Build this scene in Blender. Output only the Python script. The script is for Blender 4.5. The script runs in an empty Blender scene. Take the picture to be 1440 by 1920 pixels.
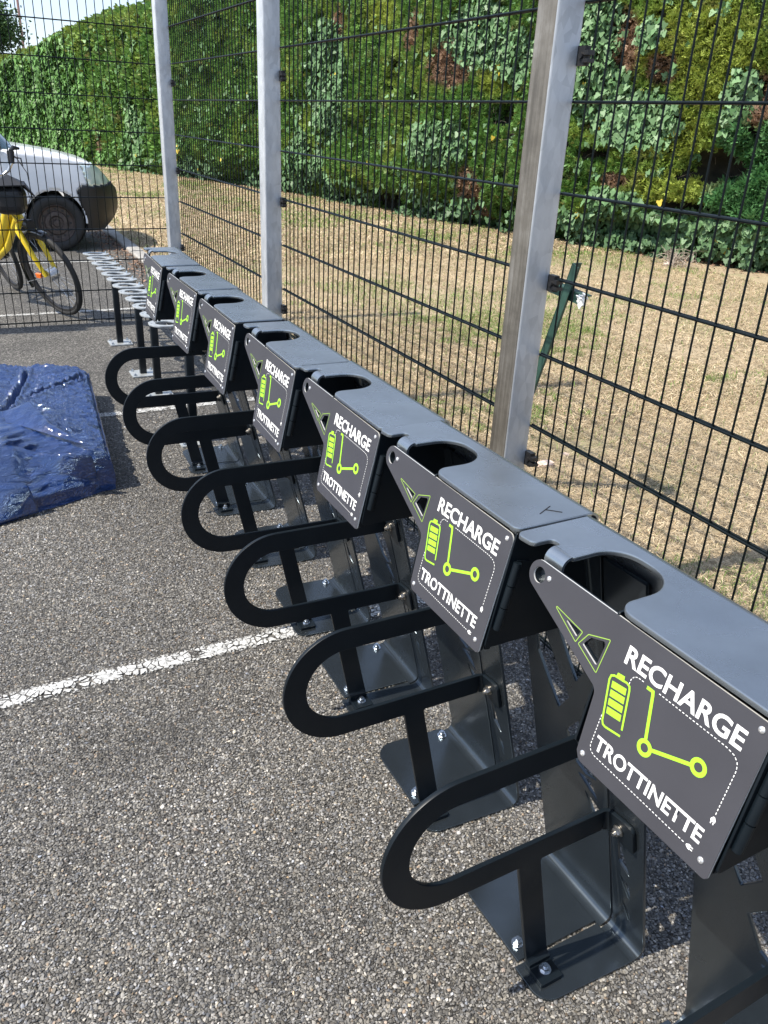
import bpy, bmesh, math, random
import numpy as np
from mathutils import Vector, Matrix
random.seed(7); RNG = np.random.default_rng(11)
PI = math.pi
scene = bpy.context.scene
C = scene.collection

# ------------------------------------------------------------------ camera, sky, sun, exposure
cam = bpy.data.cameras.new('camera'); cam.sensor_fit = 'VERTICAL'; cam.sensor_height = 36; cam.sensor_width = 27
cam.lens = 28.426; cam.clip_start = 0.05; cam.clip_end = 2000
camo = bpy.data.objects.new('camera', cam); C.objects.link(camo); scene.camera = camo
_r = Vector((0.895984373052115, -0.4417008069324223, 0.04596085727720283))
_u = Vector((0.15512240656779291, 0.4082694554254759, 0.8995849547136734))
_f = Vector((0.4161118145727477, 0.7988845028674874, -0.4343207442100168))
mw = Matrix.Identity(4)
for i in range(3):
    mw[i][0] = _r[i]; mw[i][1] = _u[i]; mw[i][2] = -_f[i]
mw.translation = Vector((0, 0, 1.365))
camo.matrix_world = mw
FPX = 1516.06

SUN_DIR = Vector((-0.58, 0.035, 0.81)).normalized()
world = bpy.data.worlds.new('World'); scene.world = world; world.use_nodes = True
wn, wl = world.node_tree.nodes, world.node_tree.links
bg = wn['Background']; bg.inputs[1].default_value = 0.13
sky = wn.new('ShaderNodeTexSky'); sky.sky_type = 'NISHITA'; sky.sun_disc = False
sky.sun_elevation = math.asin(SUN_DIR.z); sky.sun_rotation = math.atan2(SUN_DIR.x, SUN_DIR.y)
sky.air_density = 1.0; sky.dust_density = 0.7; sky.ozone_density = 1.6
tc = wn.new('ShaderNodeTexCoord'); mp = wn.new('ShaderNodeMapping'); mp.inputs['Scale'].default_value = (1, 1, 2.2)
nz = wn.new('ShaderNodeTexNoise'); nz.inputs['Scale'].default_value = 1.7; nz.inputs['Detail'].default_value = 8; nz.inputs['Roughness'].default_value = 0.58
rp = wn.new('ShaderNodeValToRGB'); rp.color_ramp.elements[0].position = 0.34; rp.color_ramp.elements[1].position = 0.66
rp.color_ramp.elements[0].color = (0, 0, 0, 1); rp.color_ramp.elements[1].color = (0.85, 0.85, 0.85, 1)
mx = wn.new('ShaderNodeMixRGB'); mx.inputs[2].default_value = (4.3, 5.1, 6.9, 1)
wl.new(tc.outputs['Generated'], mp.inputs[0]); wl.new(mp.outputs[0], nz.inputs['Vector']); wl.new(nz.outputs[0], rp.inputs[0])
wl.new(rp.outputs[0], mx.inputs[0]); wl.new(sky.outputs[0], mx.inputs[1]); wl.new(mx.outputs[0], bg.inputs[0])

sun = bpy.data.lights.new('sun', 'SUN'); sun.energy = 4.6; sun.angle = math.radians(0.53); sun.color = (1.0, 0.93, 0.82)
suno = bpy.data.objects.new('sun', sun); C.objects.link(suno)
suno.rotation_euler = SUN_DIR.to_track_quat('Z', 'Y').to_euler()
vs = scene.view_settings
vs.view_transform = 'Standard'; vs.look = 'None'; vs.gamma = 1; vs.use_curve_mapping = False; vs.exposure = 0.75

# ------------------------------------------------------------------ materials
def new_mat(name):
    m = bpy.data.materials.new(name); m.use_nodes = True
    nt = m.node_tree; b = nt.nodes['Principled BSDF']
    return m, nt, nt.nodes, nt.links, b
def N(nodes, typ, **kw):
    n = nodes.new(typ)
    for k, v in kw.items():
        if k in n.inputs: n.inputs[k].default_value = v
        else: setattr(n, k, v)
    return n
def ramp(nodes, stops, interp='LINEAR'):
    r = nodes.new('ShaderNodeValToRGB'); cr = r.color_ramp; cr.interpolation = interp
    while len(cr.elements) < len(stops): cr.elements.new(0.5)
    for e, (p, c) in zip(cr.elements, stops): e.position = p; e.color = tuple(c) + (1,) if len(c) == 3 else c
    return r
def simple(name, col, rough=0.5, metal=0.0, var=0.0, scale=30, bump=0.0, bscale=200, coat=0.0, spec=0.5):
    m, nt, n, l, b = new_mat(name)
    b.inputs['Roughness'].default_value = rough; b.inputs['Metallic'].default_value = metal
    b.inputs['Coat Weight'].default_value = coat; b.inputs['Specular IOR Level'].default_value = spec
    t = n.new('ShaderNodeTexCoord')
    nn = N(n, 'ShaderNodeTexNoise', Scale=scale, Detail=5.0); l.new(t.outputs['Object'], nn.inputs['Vector'])
    lo = tuple(max(0, c * (1 - var)) for c in col); hi = tuple(min(1, c * (1 + var)) for c in col)
    r = ramp(n, [(0.3, lo), (0.7, hi)]); l.new(nn.outputs[0], r.inputs[0]); l.new(r.outputs[0], b.inputs['Base Color'])
    mr = N(n, 'ShaderNodeMapRange'); mr.inputs['To Min'].default_value = rough * 0.85; mr.inputs['To Max'].default_value = min(1, rough * 1.2)
    l.new(nn.outputs[0], mr.inputs[0]); l.new(mr.outputs[0], b.inputs['Roughness'])
    if bump:
        n2 = N(n, 'ShaderNodeTexNoise', Scale=bscale, Detail=3.0); l.new(t.outputs['Object'], n2.inputs['Vector'])
        bp = N(n, 'ShaderNodeBump', Strength=bump, Distance=0.001); l.new(n2.outputs[0], bp.inputs['Height']); l.new(bp.outputs[0], b.inputs['Normal'])
    return m

# powder coated anthracite steel with faint scuffs and dust
def mat_paint(name, col, rough, metal=0.0, spec=0.4, dust=0.5, bumpy=0.02):
    m, nt, n, l, b = new_mat(name)
    t = n.new('ShaderNodeTexCoord'); oi = n.new('ShaderNodeObjectInfo')
    n1 = N(n, 'ShaderNodeTexNoise', Scale=9.0, Detail=6.0, Roughness=0.6); l.new(t.outputs['Object'], n1.inputs['Vector'])
    r1 = ramp(n, [(0.35, tuple(c * 0.9 for c in col)), (0.75, tuple(c * 1.12 + 0.002 for c in col))]); l.new(n1.outputs[0], r1.inputs[0])
    dn = N(n, 'ShaderNodeTexNoise', Scale=170.0, Detail=2.0); l.new(t.outputs['Object'], dn.inputs['Vector'])
    dr = ramp(n, [(0.77, (0, 0, 0)), (0.83, (dust, dust, dust))]); l.new(dn.outputs[0], dr.inputs[0])
    mxx = N(n, 'ShaderNodeMixRGB'); mxx.inputs[2].default_value = (0.16, 0.16, 0.15, 1)
    l.new(dr.outputs[0], mxx.inputs[0]); l.new(r1.outputs[0], mxx.inputs[1]); l.new(mxx.outputs[0], b.inputs['Base Color'])
    n3 = N(n, 'ShaderNodeTexNoise', Scale=11.0, Detail=3.0, Roughness=0.5); l.new(t.outputs['Object'], n3.inputs['Vector'])
    mr = N(n, 'ShaderNodeMapRange'); mr.inputs['From Min'].default_value = 0.3; mr.inputs['From Max'].default_value = 0.7
    mr.inputs['To Min'].default_value = rough * 0.85; mr.inputs['To Max'].default_value = rough * 1.22
    l.new(n3.outputs[0], mr.inputs[0]); l.new(mr.outputs[0], b.inputs['Roughness'])
    n2 = N(n, 'ShaderNodeTexNoise', Scale=900.0, Detail=1.0); l.new(t.outputs['Object'], n2.inputs['Vector'])
    b.inputs['Metallic'].default_value = metal
    n2.inputs['Scale'].default_value = 7.0
    bp = N(n, 'ShaderNodeBump', Strength=bumpy * 4, Distance=0.004); l.new(n2.outputs[0], bp.inputs['Height']); l.new(bp.outputs[0], b.inputs['Normal'])
    b.inputs['Specular IOR Level'].default_value = spec
    return m
M_PAINT_LIT = mat_paint('anthracite_lit_paint', (0.30, 0.335, 0.365), 0.27, .84, .8, .10)  # lighter copy for the tops, bright sky sheen put into the base
M_PAINT_SHADED = mat_paint('anthracite_shaded_paint', (0.0045, 0.0080, 0.0115), 0.38, 0, .28, .03)  # near-black copy, shade of the sides and hoops put into the base
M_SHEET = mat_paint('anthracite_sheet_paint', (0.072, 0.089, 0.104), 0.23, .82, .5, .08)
M_BLACK = simple('black_plastic', (0.012, 0.012, 0.013), 0.45, var=0.2)
M_SIGN = simple('sign_print_grey', (0.046, 0.046, 0.054), 0.42, var=0.05, scale=14)
M_SIGNEDGE = simple('sign_edge', (0.55, 0.55, 0.53), 0.5)
M_WHITE = simple('white_print', (0.82, 0.82, 0.80), 0.45, var=0.02)
M_LIME = simple('lime_print', (0.34, 0.72, 0.035), 0.45, var=0.02)
M_LIMEDIM = simple('lime_outline_print', (0.26, 0.42, 0.07), 0.45, var=0.02)
M_ZINC = simple('zinc_bolt', (0.62, 0.66, 0.70), 0.24, metal=1.0, var=0.15, scale=300)
M_STEELBOLT = simple('stainless_bolt', (0.50, 0.46, 0.40), 0.30, metal=1.0, var=0.2, scale=300)
M_RIVET = simple('aluminium_rivet', (0.75, 0.75, 0.75), 0.35, metal=0.8)

def mat_galv():
    m, nt, n, l, b = new_mat('galvanised_steel')
    t = n.new('ShaderNodeTexCoord')
    mp_ = N(n, 'ShaderNodeMapping'); mp_.inputs['Scale'].default_value = (1, 1, 0.45); l.new(t.outputs['Object'], mp_.inputs[0])
    v = N(n, 'ShaderNodeTexVoronoi', Scale=55.0); l.new(mp_.outputs[0], v.inputs['Vector'])
    n1 = N(n, 'ShaderNodeTexNoise', Scale=9.0, Detail=8.0, Roughness=0.65); l.new(mp_.outputs[0], n1.inputs['Vector'])
    bw = N(n, 'ShaderNodeRGBToBW'); l.new(v.outputs['Color'], bw.inputs[0])
    ad = N(n, 'ShaderNodeMath', operation='MULTIPLY_ADD'); ad.inputs[1].default_value = 0.25; l.new(bw.outputs[0], ad.inputs[0]); l.new(n1.outputs[0], ad.inputs[2])
    r = ramp(n, [(0.35, (0.34, 0.355, 0.37)), (0.6, (0.47, 0.49, 0.51)), (0.85, (0.60, 0.62, 0.64))]); l.new(ad.outputs[0], r.inputs[0]); l.new(r.outputs[0], b.inputs['Base Color'])
    # vertical drips
    mp2 = N(n, 'ShaderNodeMapping'); mp2.inputs['Scale'].default_value = (90, 90, 2.0); l.new(t.outputs['Object'], mp2.inputs[0])
    n2 = N(n, 'ShaderNodeTexNoise', Scale=1.0, Detail=4.0); l.new(mp2.outputs[0], n2.inputs['Vector'])
    bp = N(n, 'ShaderNodeBump', Strength=0.25, Distance=0.002); l.new(n2.outputs[0], bp.inputs['Height']); l.new(bp.outputs[0], b.inputs['Normal'])
    b.inputs['Metallic'].default_value = 0.25; b.inputs['Roughness'].default_value = 0.40
    return m
M_GALV = mat_galv()
M_WIRE = simple('green_black_wire_coating', (0.003, 0.006, 0.007), 0.38, var=0.2, scale=60, spec=.18)

def attr_mat(name, rough=0.6, trans=0.0, spec=0.5, jitter=0.15, bump=0):
    m, nt, n, l, b = new_mat(name)
    a = n.new('ShaderNodeAttribute'); a.attribute_name = 'Col'
    t = n.new('ShaderNodeTexCoord'); nn = N(n, 'ShaderNodeTexNoise', Scale=40.0, Detail=2.0); l.new(t.outputs['Object'], nn.inputs['Vector'])
    mr = N(n, 'ShaderNodeMapRange'); mr.inputs['To Min'].default_value = 1 - jitter; mr.inputs['To Max'].default_value = 1 + jitter; l.new(nn.outputs[0], mr.inputs[0])
    mu = N(n, 'ShaderNodeVectorMath', operation='SCALE'); l.new(a.outputs['Color'], mu.inputs[0]); l.new(mr.outputs[0], mu.inputs['Scale'])
    l.new(mu.outputs[0], b.inputs['Base Color']); b.inputs['Roughness'].default_value = rough; b.inputs['Specular IOR Level'].default_value = spec
    if trans:
        tr = n.new('ShaderNodeBsdfTranslucent'); mixs = n.new('ShaderNodeMixShader'); mixs.inputs[0].default_value = trans
        l.new(mu.outputs[0], tr.inputs[0]); l.new(b.outputs[0], mixs.inputs[1]); l.new(tr.outputs[0], mixs.inputs[2])
        l.new(mixs.outputs[0], n['Material Output'].inputs[0])
    return m
M_LEAF = attr_mat('conifer_foliage', 0.6, 0.25, 0.35)
M_IVY = attr_mat('ivy_leaf', 0.5, 0.15, 0.35)
M_STRAW = attr_mat('dry_grass_blade', 0.7, 0.2, 0.3)
M_STONE = attr_mat('asphalt_chipping', 0.62, 0.0, 0.45, 0.25)

def mat_asphalt():
    m, nt, n, l, b = new_mat('asphalt')
    t = n.new('ShaderNodeTexCoord')
    v = N(n, 'ShaderNodeTexVoronoi', Scale=150.0); l.new(t.outputs['Object'], v.inputs['Vector'])
    ve = N(n, 'ShaderNodeTexVoronoi', Scale=150.0, feature='DISTANCE_TO_EDGE'); l.new(t.outputs['Object'], ve.inputs['Vector'])
    sep = n.new('ShaderNodeSeparateColor'); l.new(v.outputs['Color'], sep.inputs[0])
    r = ramp(n, [(0.0, (0.045, 0.043, 0.040)), (0.35, (0.105, 0.100, 0.093)), (0.6, (0.165, 0.158, 0.146)), (0.85, (0.25, 0.24, 0.222)), (1.0, (0.45, 0.44, 0.41))]); l.new(sep.outputs[0], r.inputs[0])
    re = ramp(n, [(0.0, (0.25, 0.25, 0.25)), (0.12, (1, 1, 1))]); l.new(ve.outputs[0], re.inputs[0])
    mu = N(n, 'ShaderNodeMixRGB', blend_type='MULTIPLY'); mu.inputs[0].default_value = 1; l.new(r.outputs[0], mu.inputs[1]); l.new(re.outputs[0], mu.inputs[2])
    big = N(n, 'ShaderNodeTexNoise', Scale=1.6, Detail=6.0, Roughness=0.6); l.new(t.outputs['Object'], big.inputs['Vector'])
    rb = ramp(n, [(0.32, (0.68, 0.67, 0.66)), (0.6, (1.04, 1.02, 0.98))]); l.new(big.outputs[0], rb.inputs[0])
    m2 = N(n, 'ShaderNodeMixRGB', blend_type='MULTIPLY'); m2.inputs[0].default_value = 1; l.new(mu.outputs[0], m2.inputs[1]); l.new(rb.outputs[0], m2.inputs[2])
    l.new(m2.outputs[0], b.inputs['Base Color']); b.inputs['Roughness'].default_value = 0.75
    h = N(n, 'ShaderNodeMath', operation='ADD'); l.new(re.outputs[0], h.inputs[0]); l.new(sep.outputs[1], h.inputs[1])
    bp = N(n, 'ShaderNodeBump', Strength=0.9, Distance=0.004); l.new(h.outputs[0], bp.inputs['Height']); l.new(bp.outputs[0], b.inputs['Normal'])
    return m
M_ASPHALT = mat_asphalt()

def mat_line():
    m, nt, n, l, b = new_mat('worn_white_road_paint')
    t = n.new('ShaderNodeTexCoord')
    w = N(n, 'ShaderNodeTexNoise', Scale=30.0, Detail=3.0); l.new(t.outputs['Object'], w.inputs['Vector'])
    add = N(n, 'ShaderNodeVectorMath', operation='MULTIPLY_ADD'); add.inputs[1].default_value = (0.012, 0.012, 0); l.new(w.outputs['Color'], add.inputs[0]); l.new(t.outputs['Object'], add.inputs[2])
    ve = N(n, 'ShaderNodeTexVoronoi', Scale=48.0, feature='DISTANCE_TO_EDGE'); l.new(add.outputs[0], ve.inputs['Vector'])
    cw = N(n, 'ShaderNodeTexNoise', Scale=14.0, Detail=2.0); l.new(t.outputs['Object'], cw.inputs['Vector'])
    cm = N(n, 'ShaderNodeMapRange'); cm.inputs['From Min'].default_value = .38; cm.inputs['From Max'].default_value = .62; cm.inputs['To Min'].default_value = -.05; cm.inputs['To Max'].default_value = .07; l.new(cw.outputs[0], cm.inputs[0])
    sb = N(n, 'ShaderNodeMath', operation='SUBTRACT'); l.new(ve.outputs[0], sb.inputs[0]); l.new(cm.outputs[0], sb.inputs[1])
    r = ramp(n, [(0.025, (0, 0, 0)), (0.065, (1, 1, 1))]); l.new(sb.outputs[0], r.inputs[0])
    a = N(n, 'ShaderNodeTexNoise', Scale=110.0, Detail=4.0, Roughness=0.7); l.new(t.outputs['Object'], a.inputs['Vector'])
    # wear grows towards the edges of the stripe (object y)
    sx = n.new('ShaderNodeSeparateXYZ'); l.new(t.outputs['Object'], sx.inputs[0])
    ab = N(n, 'ShaderNodeMath', operation='ABSOLUTE'); l.new(sx.outputs[1], ab.inputs[0])
    mr = N(n, 'ShaderNodeMapRange'); mr.inputs['From Min'].default_value = 0.018; mr.inputs['From Max'].default_value = 0.046; mr.inputs['To Min'].default_value = 0.42; mr.inputs['To Max'].default_value = 0.74; l.new(ab.outputs[0], mr.inputs[0])
    gt = N(n, 'ShaderNodeMath', operation='GREATER_THAN'); l.new(a.outputs[0], gt.inputs[0]); l.new(mr.outputs[0], gt.inputs[1])
    mu = N(n, 'ShaderNodeMath', operation='MULTIPLY'); l.new(r.outputs[0], mu.inputs[0]); l.new(gt.outputs[0], mu.inputs[1])
    tr = n.new('ShaderNodeBsdfTransparent'); ms = n.new('ShaderNodeMixShader')
    l.new(mu.outputs[0], ms.inputs[0]); l.new(tr.outputs[0], ms.inputs[1]); l.new(b.outputs[0], ms.inputs[2]); l.new(ms.outputs[0], n['Material Output'].inputs[0])
    big = N(n, 'ShaderNodeTexNoise', Scale=60.0, Detail=5.0); l.new(t.outputs['Object'], big.inputs['Vector'])
    rb = ramp(n, [(0.3, (0.30, 0.30, 0.29)), (0.65, (0.60, 0.60, 0.58))]); l.new(big.outputs[0], rb.inputs[0]); l.new(rb.outputs[0], b.inputs['Base Color'])
    b.inputs['Roughness'].default_value = 0.6
    bp = N(n, 'ShaderNodeBump', Strength=0.6, Distance=0.003); l.new(a.outputs[0], bp.inputs['Height']); l.new(bp.outputs[0], b.inputs['Normal'])
    return m
M_LINE = mat_line()

def mat_soil():
    m, nt, n, l, b = new_mat('dry_lawn_soil')
    t = n.new('ShaderNodeTexCoord')
    a = N(n, 'ShaderNodeTexNoise', Scale=90.0, Detail=6.0, Roughness=0.75); l.new(t.outputs['Object'], a.inputs['Vector'])
    r = ramp(n, [(0.3, (0.14, 0.105, 0.07)), (0.5, (0.38, 0.30, 0.19)), (0.7, (0.58, 0.48, 0.32))]); l.new(a.outputs[0], r.inputs[0])
    g = N(n, 'ShaderNodeTexNoise', Scale=1.4, Detail=6.0, Roughness=0.65); l.new(t.outputs['Object'], g.inputs['Vector'])
    rg = ramp(n, [(0.52, (0, 0, 0)), (0.7, (0.6, 0.6, 0.6))]); l.new(g.outputs[0], rg.inputs[0])
    mxx = N(n, 'ShaderNodeMixRGB'); mxx.inputs[2].default_value = (0.13, 0.17, 0.05, 1); l.new(rg.outputs[0], mxx.inputs[0]); l.new(r.outputs[0], mxx.inputs[1])
    l.new(mxx.outputs[0], b.inputs['Base Color']); b.inputs['Roughness'].default_value = 0.9
    bp = N(n, 'ShaderNodeBump', Strength=0.8, Distance=0.01); l.new(a.outputs[0], bp.inputs['Height']); l.new(bp.outputs[0], b.inputs['Normal'])
    return m
M_SOIL = mat_soil()
M_KERB = simple('concrete_kerb', (0.30, 0.29, 0.27), 0.85, var=0.25, scale=25, bump=0.5, bscale=150)

# ------------------------------------------------------------------ helpers
def obj(name, mesh, parent=None, mat=None):
    o = bpy.data.objects.new(name, mesh); C.objects.link(o)
    if parent is not None: o.parent = parent
    if mat is not None and not mesh.materials: mesh.materials.append(mat)
    return o
def tag(o, label=None, cat=None, group=None, kind=None):
    if label: o['label'] = label
    if cat: o['category'] = cat
    if group: o['group'] = group
    if kind: o['kind'] = kind
    return o
def empty(name, loc=(0, 0, 0), rz=0.0, **kw):
    o = bpy.data.objects.new(name, None); C.objects.link(o); o.location = loc; o.rotation_euler = (0, 0, rz); o.empty_display_size = 0.05
    return tag(o, **kw)
def smooth(me, ang=32):
    me.polygons.foreach_set('use_smooth', [True] * len(me.polygons)); me.set_sharp_from_angle(angle=math.radians(ang)); return me
class MB:
    def __init__(s): s.v = []; s.f = []
    def add(s, vs_, fs): k = len(s.v); s.v += [tuple(v) for v in vs_]; s.f += [tuple(i + k for i in f) for f in fs]; return s
    def box(s, c, d, M=None):
        x, y, z = [a / 2 for a in d]
        vs_ = [Vector((sx * x, sy * y, sz * z)) for sz in (-1, 1) for sy in (-1, 1) for sx in (-1, 1)]
        if M is not None: vs_ = [M @ v for v in vs_]
        return s.add([v + Vector(c) for v in vs_], [(0, 2, 3, 1), (4, 5, 7, 6), (0, 1, 5, 4), (2, 6, 7, 3), (0, 4, 6, 2), (1, 3, 7, 5)])
    def cyl(s, a, b, r, n=12, r2=None, cap=True):
        a = Vector(a); b = Vector(b); r2 = r if r2 is None else r2
        d = (b - a).normalized(); p = d.orthogonal().normalized(); q = d.cross(p)
        vs_ = [a + r * (math.cos(t) * p + math.sin(t) * q) for t in [2 * PI * i / n for i in range(n)]] + [b + r2 * (math.cos(t) * p + math.sin(t) * q) for t in [2 * PI * i / n for i in range(n)]]
        fs = [(i, (i + 1) % n, n + (i + 1) % n, n + i) for i in range(n)]
        if cap: fs += [tuple(range(n - 1, -1, -1)), tuple(range(n, 2 * n))]
        return s.add(vs_, fs)
    def tube(s, pts, r, n=8, closed=False):
        pts = [Vector(p) for p in pts]; rings = []; m = len(pts)
        rr = r if isinstance(r, (list, tuple)) else [r] * m
        up = None
        for i, p in enumerate(pts):
            if closed: d = (pts[(i + 1) % m] - pts[i - 1]).normalized()
            else: d = (pts[min(i + 1, m - 1)] - pts[max(i - 1, 0)]).normalized()
            if up is None: up = d.orthogonal().normalized()
            up = (up - d * up.dot(d)).normalized(); q = d.cross(up)
            rings.append([p + rr[i] * (math.cos(2 * PI * j / n) * up + math.sin(2 * PI * j / n) * q) for j in range(n)])
        vs_ = [v for rg in rings for v in rg]; fs = []
        for i in range(m if closed else m - 1):
            a = i * n; b_ = ((i + 1) % m) * n
            fs += [(a + j, a + (j + 1) % n, b_ + (j + 1) % n, b_ + j) for j in range(n)]
        if not closed: fs += [tuple(range(n - 1, -1, -1)), tuple((m - 1) * n + j for j in range(n))]
        return s.add(vs_, fs)
    def lathe(s, prof, c, axis, n=32, closed=False):
        axis = Vector(axis).normalized(); p = axis.orthogonal().normalized(); q = axis.cross(p); c = Vector(c); m = len(prof)
        vs_ = [c + axis * h + r * (math.cos(2 * PI * j / n) * p + math.sin(2 * PI * j / n) * q) for r, h in prof for j in range(n)]
        fs = [(i * n + j, i * n + (j + 1) % n, ((i + 1) % m) * n + (j + 1) % n, ((i + 1) % m) * n + j) for i in range(m if closed else m - 1) for j in range(n)]
        return s.add(vs_, fs)
    def mesh(s, name, mat=None, sm=None):
        me = bpy.data.meshes.new(name); me.from_pydata(s.v, [], s.f); me.validate()
        bm = bmesh.new(); bm.from_mesh(me); bmesh.ops.recalc_face_normals(bm, faces=bm.faces); bm.to_mesh(me); bm.free()
        if mat: me.materials.append(mat)
        if sm: smooth(me, sm)
        return me
def fillet(pts, seg=8):
    out = []; n = len(pts)
    for i in range(n):
        x, y, r = pts[i]
        p = Vector((x, y)); a = Vector(pts[i - 1][:2]); b = Vector(pts[(i + 1) % n][:2])
        if r <= 0: out.append((x, y)); continue
        da = (a - p); db = (b - p); la, lb = da.length, db.length; da.normalize(); db.normalize()
        ang = math.acos(max(-1, min(1, da.dot(db)))); t = r / math.tan(ang / 2) if ang > 1e-3 else 0
        t = min(t, la * 0.499, lb * 0.499); r_ = t * math.tan(ang / 2)
        c = p + (da + db).normalized() * (r_ / math.sin(ang / 2))
        a0 = math.atan2(*(p + da * t - c).yx); a1 = math.atan2(*(p + db * t - c).yx)
        d = (a1 - a0 + PI) % (2 * PI) - PI
        for k in range(seg + 1):
            w = a0 + d * k / seg; out.append((c.x + r_ * math.cos(w), c.y + r_ * math.sin(w)))
    return out
def circle(cx, cy, r, n=28): return [(cx + r * math.cos(2 * PI * i / n), cy + r * math.sin(2 * PI * i / n)) for i in range(n)]
def plate(name, loops, th, M, mat, bev=0.0008, mat_side=None):
    """flat sheet with holes: 2D loops, thickness th centred on the plane, mapped by matrix M"""
    cu = bpy.data.curves.new('tmp', 'CURVE'); cu.dimensions = '2D'; cu.fill_mode = 'BOTH'
    cu.extrude = max(th / 2 - bev, 0); cu.bevel_depth = bev; cu.offset = -bev; cu.bevel_resolution = 1 if bev else 0
    for lp in loops:
        sp = cu.splines.new('POLY'); sp.points.add(len(lp) - 1); sp.use_cyclic_u = True
        for p, q in zip(sp.points, lp): p.co = (q[0], q[1], 0, 1)
    o = bpy.data.objects.new('tmp', cu)
    me = bpy.data.meshes.new_from_object(o); me.name = name
    bpy.data.objects.remove(o); bpy.data.curves.remove(cu)
    me.materials.clear(); me.materials.append(mat)
    if mat_side:
        me.materials.append(mat_side)
        for p in me.polygons:
            if abs(p.normal.z) < 0.3: p.material_index = 1
    me.transform(M); smooth(me, 30)
    return me
def frame(o, U, V):
    U = Vector(U).normalized(); V = Vector(V).normalized(); W = U.cross(V)
    M = Matrix.Identity(4)
    for i in range(3): M[i][0] = U[i]; M[i][1] = V[i]; M[i][2] = W[i]; M[i][3] = o[i]
    return M
def copy_tree(o, parent=None):
    c = o.copy(); C.objects.link(c); c.parent = parent
    for ch in list(o.children): copy_tree(ch, c)
    return c
def np_mesh(name, V, F, mat, col=None, sm=False):
    """V (n,3), F (m,k) same-size faces, optional per-vertex colour"""
    me = bpy.data.meshes.new(name); V = np.asarray(V, np.float32); F = np.asarray(F, np.int32); k = F.shape[1]
    me.vertices.add(len(V)); me.vertices.foreach_set('co', V.ravel())
    me.loops.add(F.size); me.loops.foreach_set('vertex_index', F.ravel())
    me.polygons.add(len(F)); me.polygons.foreach_set('loop_start', np.arange(0, F.size, k, dtype=np.int32))
    me.update(calc_edges=True)
    if col is not None:
        a = me.color_attributes.new('Col', 'FLOAT_COLOR', 'POINT')
        c4 = np.ones((len(V), 4), np.float32); c4[:, :3] = col; a.data.foreach_set('color', c4.ravel())
    if sm: me.polygons.foreach_set('use_smooth', np.ones(len(F), bool))
    me.materials.append(mat)
    return me
def _h(ix, iy, iz, seed):
    n = (ix * 374761393 + iy * 668265263 + iz * 2147483647 + seed * 974634777) & 0xffffffff
    n = ((n ^ (n >> 13)) * 1274126177) & 0xffffffff
    return ((n ^ (n >> 16)) & 0xffff) / 65535.0
def vnoise(x, y, z=0.0, seed=0):
    x = np.asarray(x, float); y = np.asarray(y, float); z = np.zeros_like(x) + z
    ix, iy, iz = np.floor(x).astype(np.int64), np.floor(y).astype(np.int64), np.floor(z).astype(np.int64)
    fx, fy, fz = x - ix, y - iy, z - iz
    fx, fy, fz = [f * f * (3 - 2 * f) for f in (fx, fy, fz)]
    r = 0
    for a in (0, 1):
        for b in (0, 1):
            for c in (0, 1):
                w = (fx if a else 1 - fx) * (fy if b else 1 - fy) * (fz if c else 1 - fz)
                r = r + w * _h(ix + a, iy + b, iz + c, seed)
    return r
def fbm(x, y, z=0.0, seed=0, octs=4):
    a, s, t = 0.5, 0.0, 0.0
    for i in range(octs):
        s = s + a * vnoise(x * 2 ** i, y * 2 ** i, np.asarray(z) * 2 ** i, seed + i); t += a; a *= 0.5
    return s / t
def in_view(P, margin=60):
    """which points fall inside the picture, with a margin in photo pixels"""
    R = np.array([_r, _u, _f]); Q = (P - np.array([0, 0, 1.365])) @ R.T
    z = np.maximum(Q[:, 2], 1e-3); px = 720 + FPX * Q[:, 0] / z; py = 960 - FPX * Q[:, 1] / z
    return (Q[:, 2] > 0.1) & (px > -margin) & (px < 1440 + margin) & (py > -margin) & (py < 1920 + margin)

# ------------------------------------------------------------------ ground
KX = 1.56
def sheet(name, x0, x1, y0, y1, z, mat, kind='structure'):
    me = MB().add([(x0, y0, z), (x1, y0, z), (x1, y1, z), (x0, y1, z)], [(0, 1, 2, 3)]).mesh(name, mat)
    return tag(obj(name, me), kind=kind)
sheet('asphalt_ground', -300, KX, -300, 600, 0.0, M_ASPHALT)
sheet('lawn_ground', KX + 0.14, 300, -300, 600, 0.012, M_SOIL)
kb = MB()
y = -6.0
k_root = tag(empty('kerb', (KX + 0.07, 0, 0)), kind='structure')
stone = plate('kerb_stone', [fillet([(-0.068, -0.1, 0), (0.068, -0.1, 0), (0.068, 0.035, 0.012), (-0.068, 0.035, 0.02)], 4)], 0.985, frame((0, 0, 0), (1, 0, 0), (0, 0, 1)), M_KERB, 0.003)
for i in range(26):
    o = obj('kerb_stone', stone, k_root); o.location = (0, -5.5 + i, RNG.uniform(-0.004, 0.004))
for yy, x0, x1 in ((1.862, -3.5, 1.45), (3.97, -0.2, 1.45), (6.33, -6.0, 1.45), (8.55, -6.0, 1.40)):
    me = MB().add([(x0, -0.046, 0), (x1, -0.046, 0), (x1, 0.046, 0), (x0, 0.046, 0)], [(0, 1, 2, 3)]).mesh('parking_line', M_LINE)
    o = tag(obj('parking_line', me), kind='structure'); o.location = (0, yy, 0.0045)
    o.rotation_euler = (0, 0, math.radians(1.3 if yy < 5 else 2.0))

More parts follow.
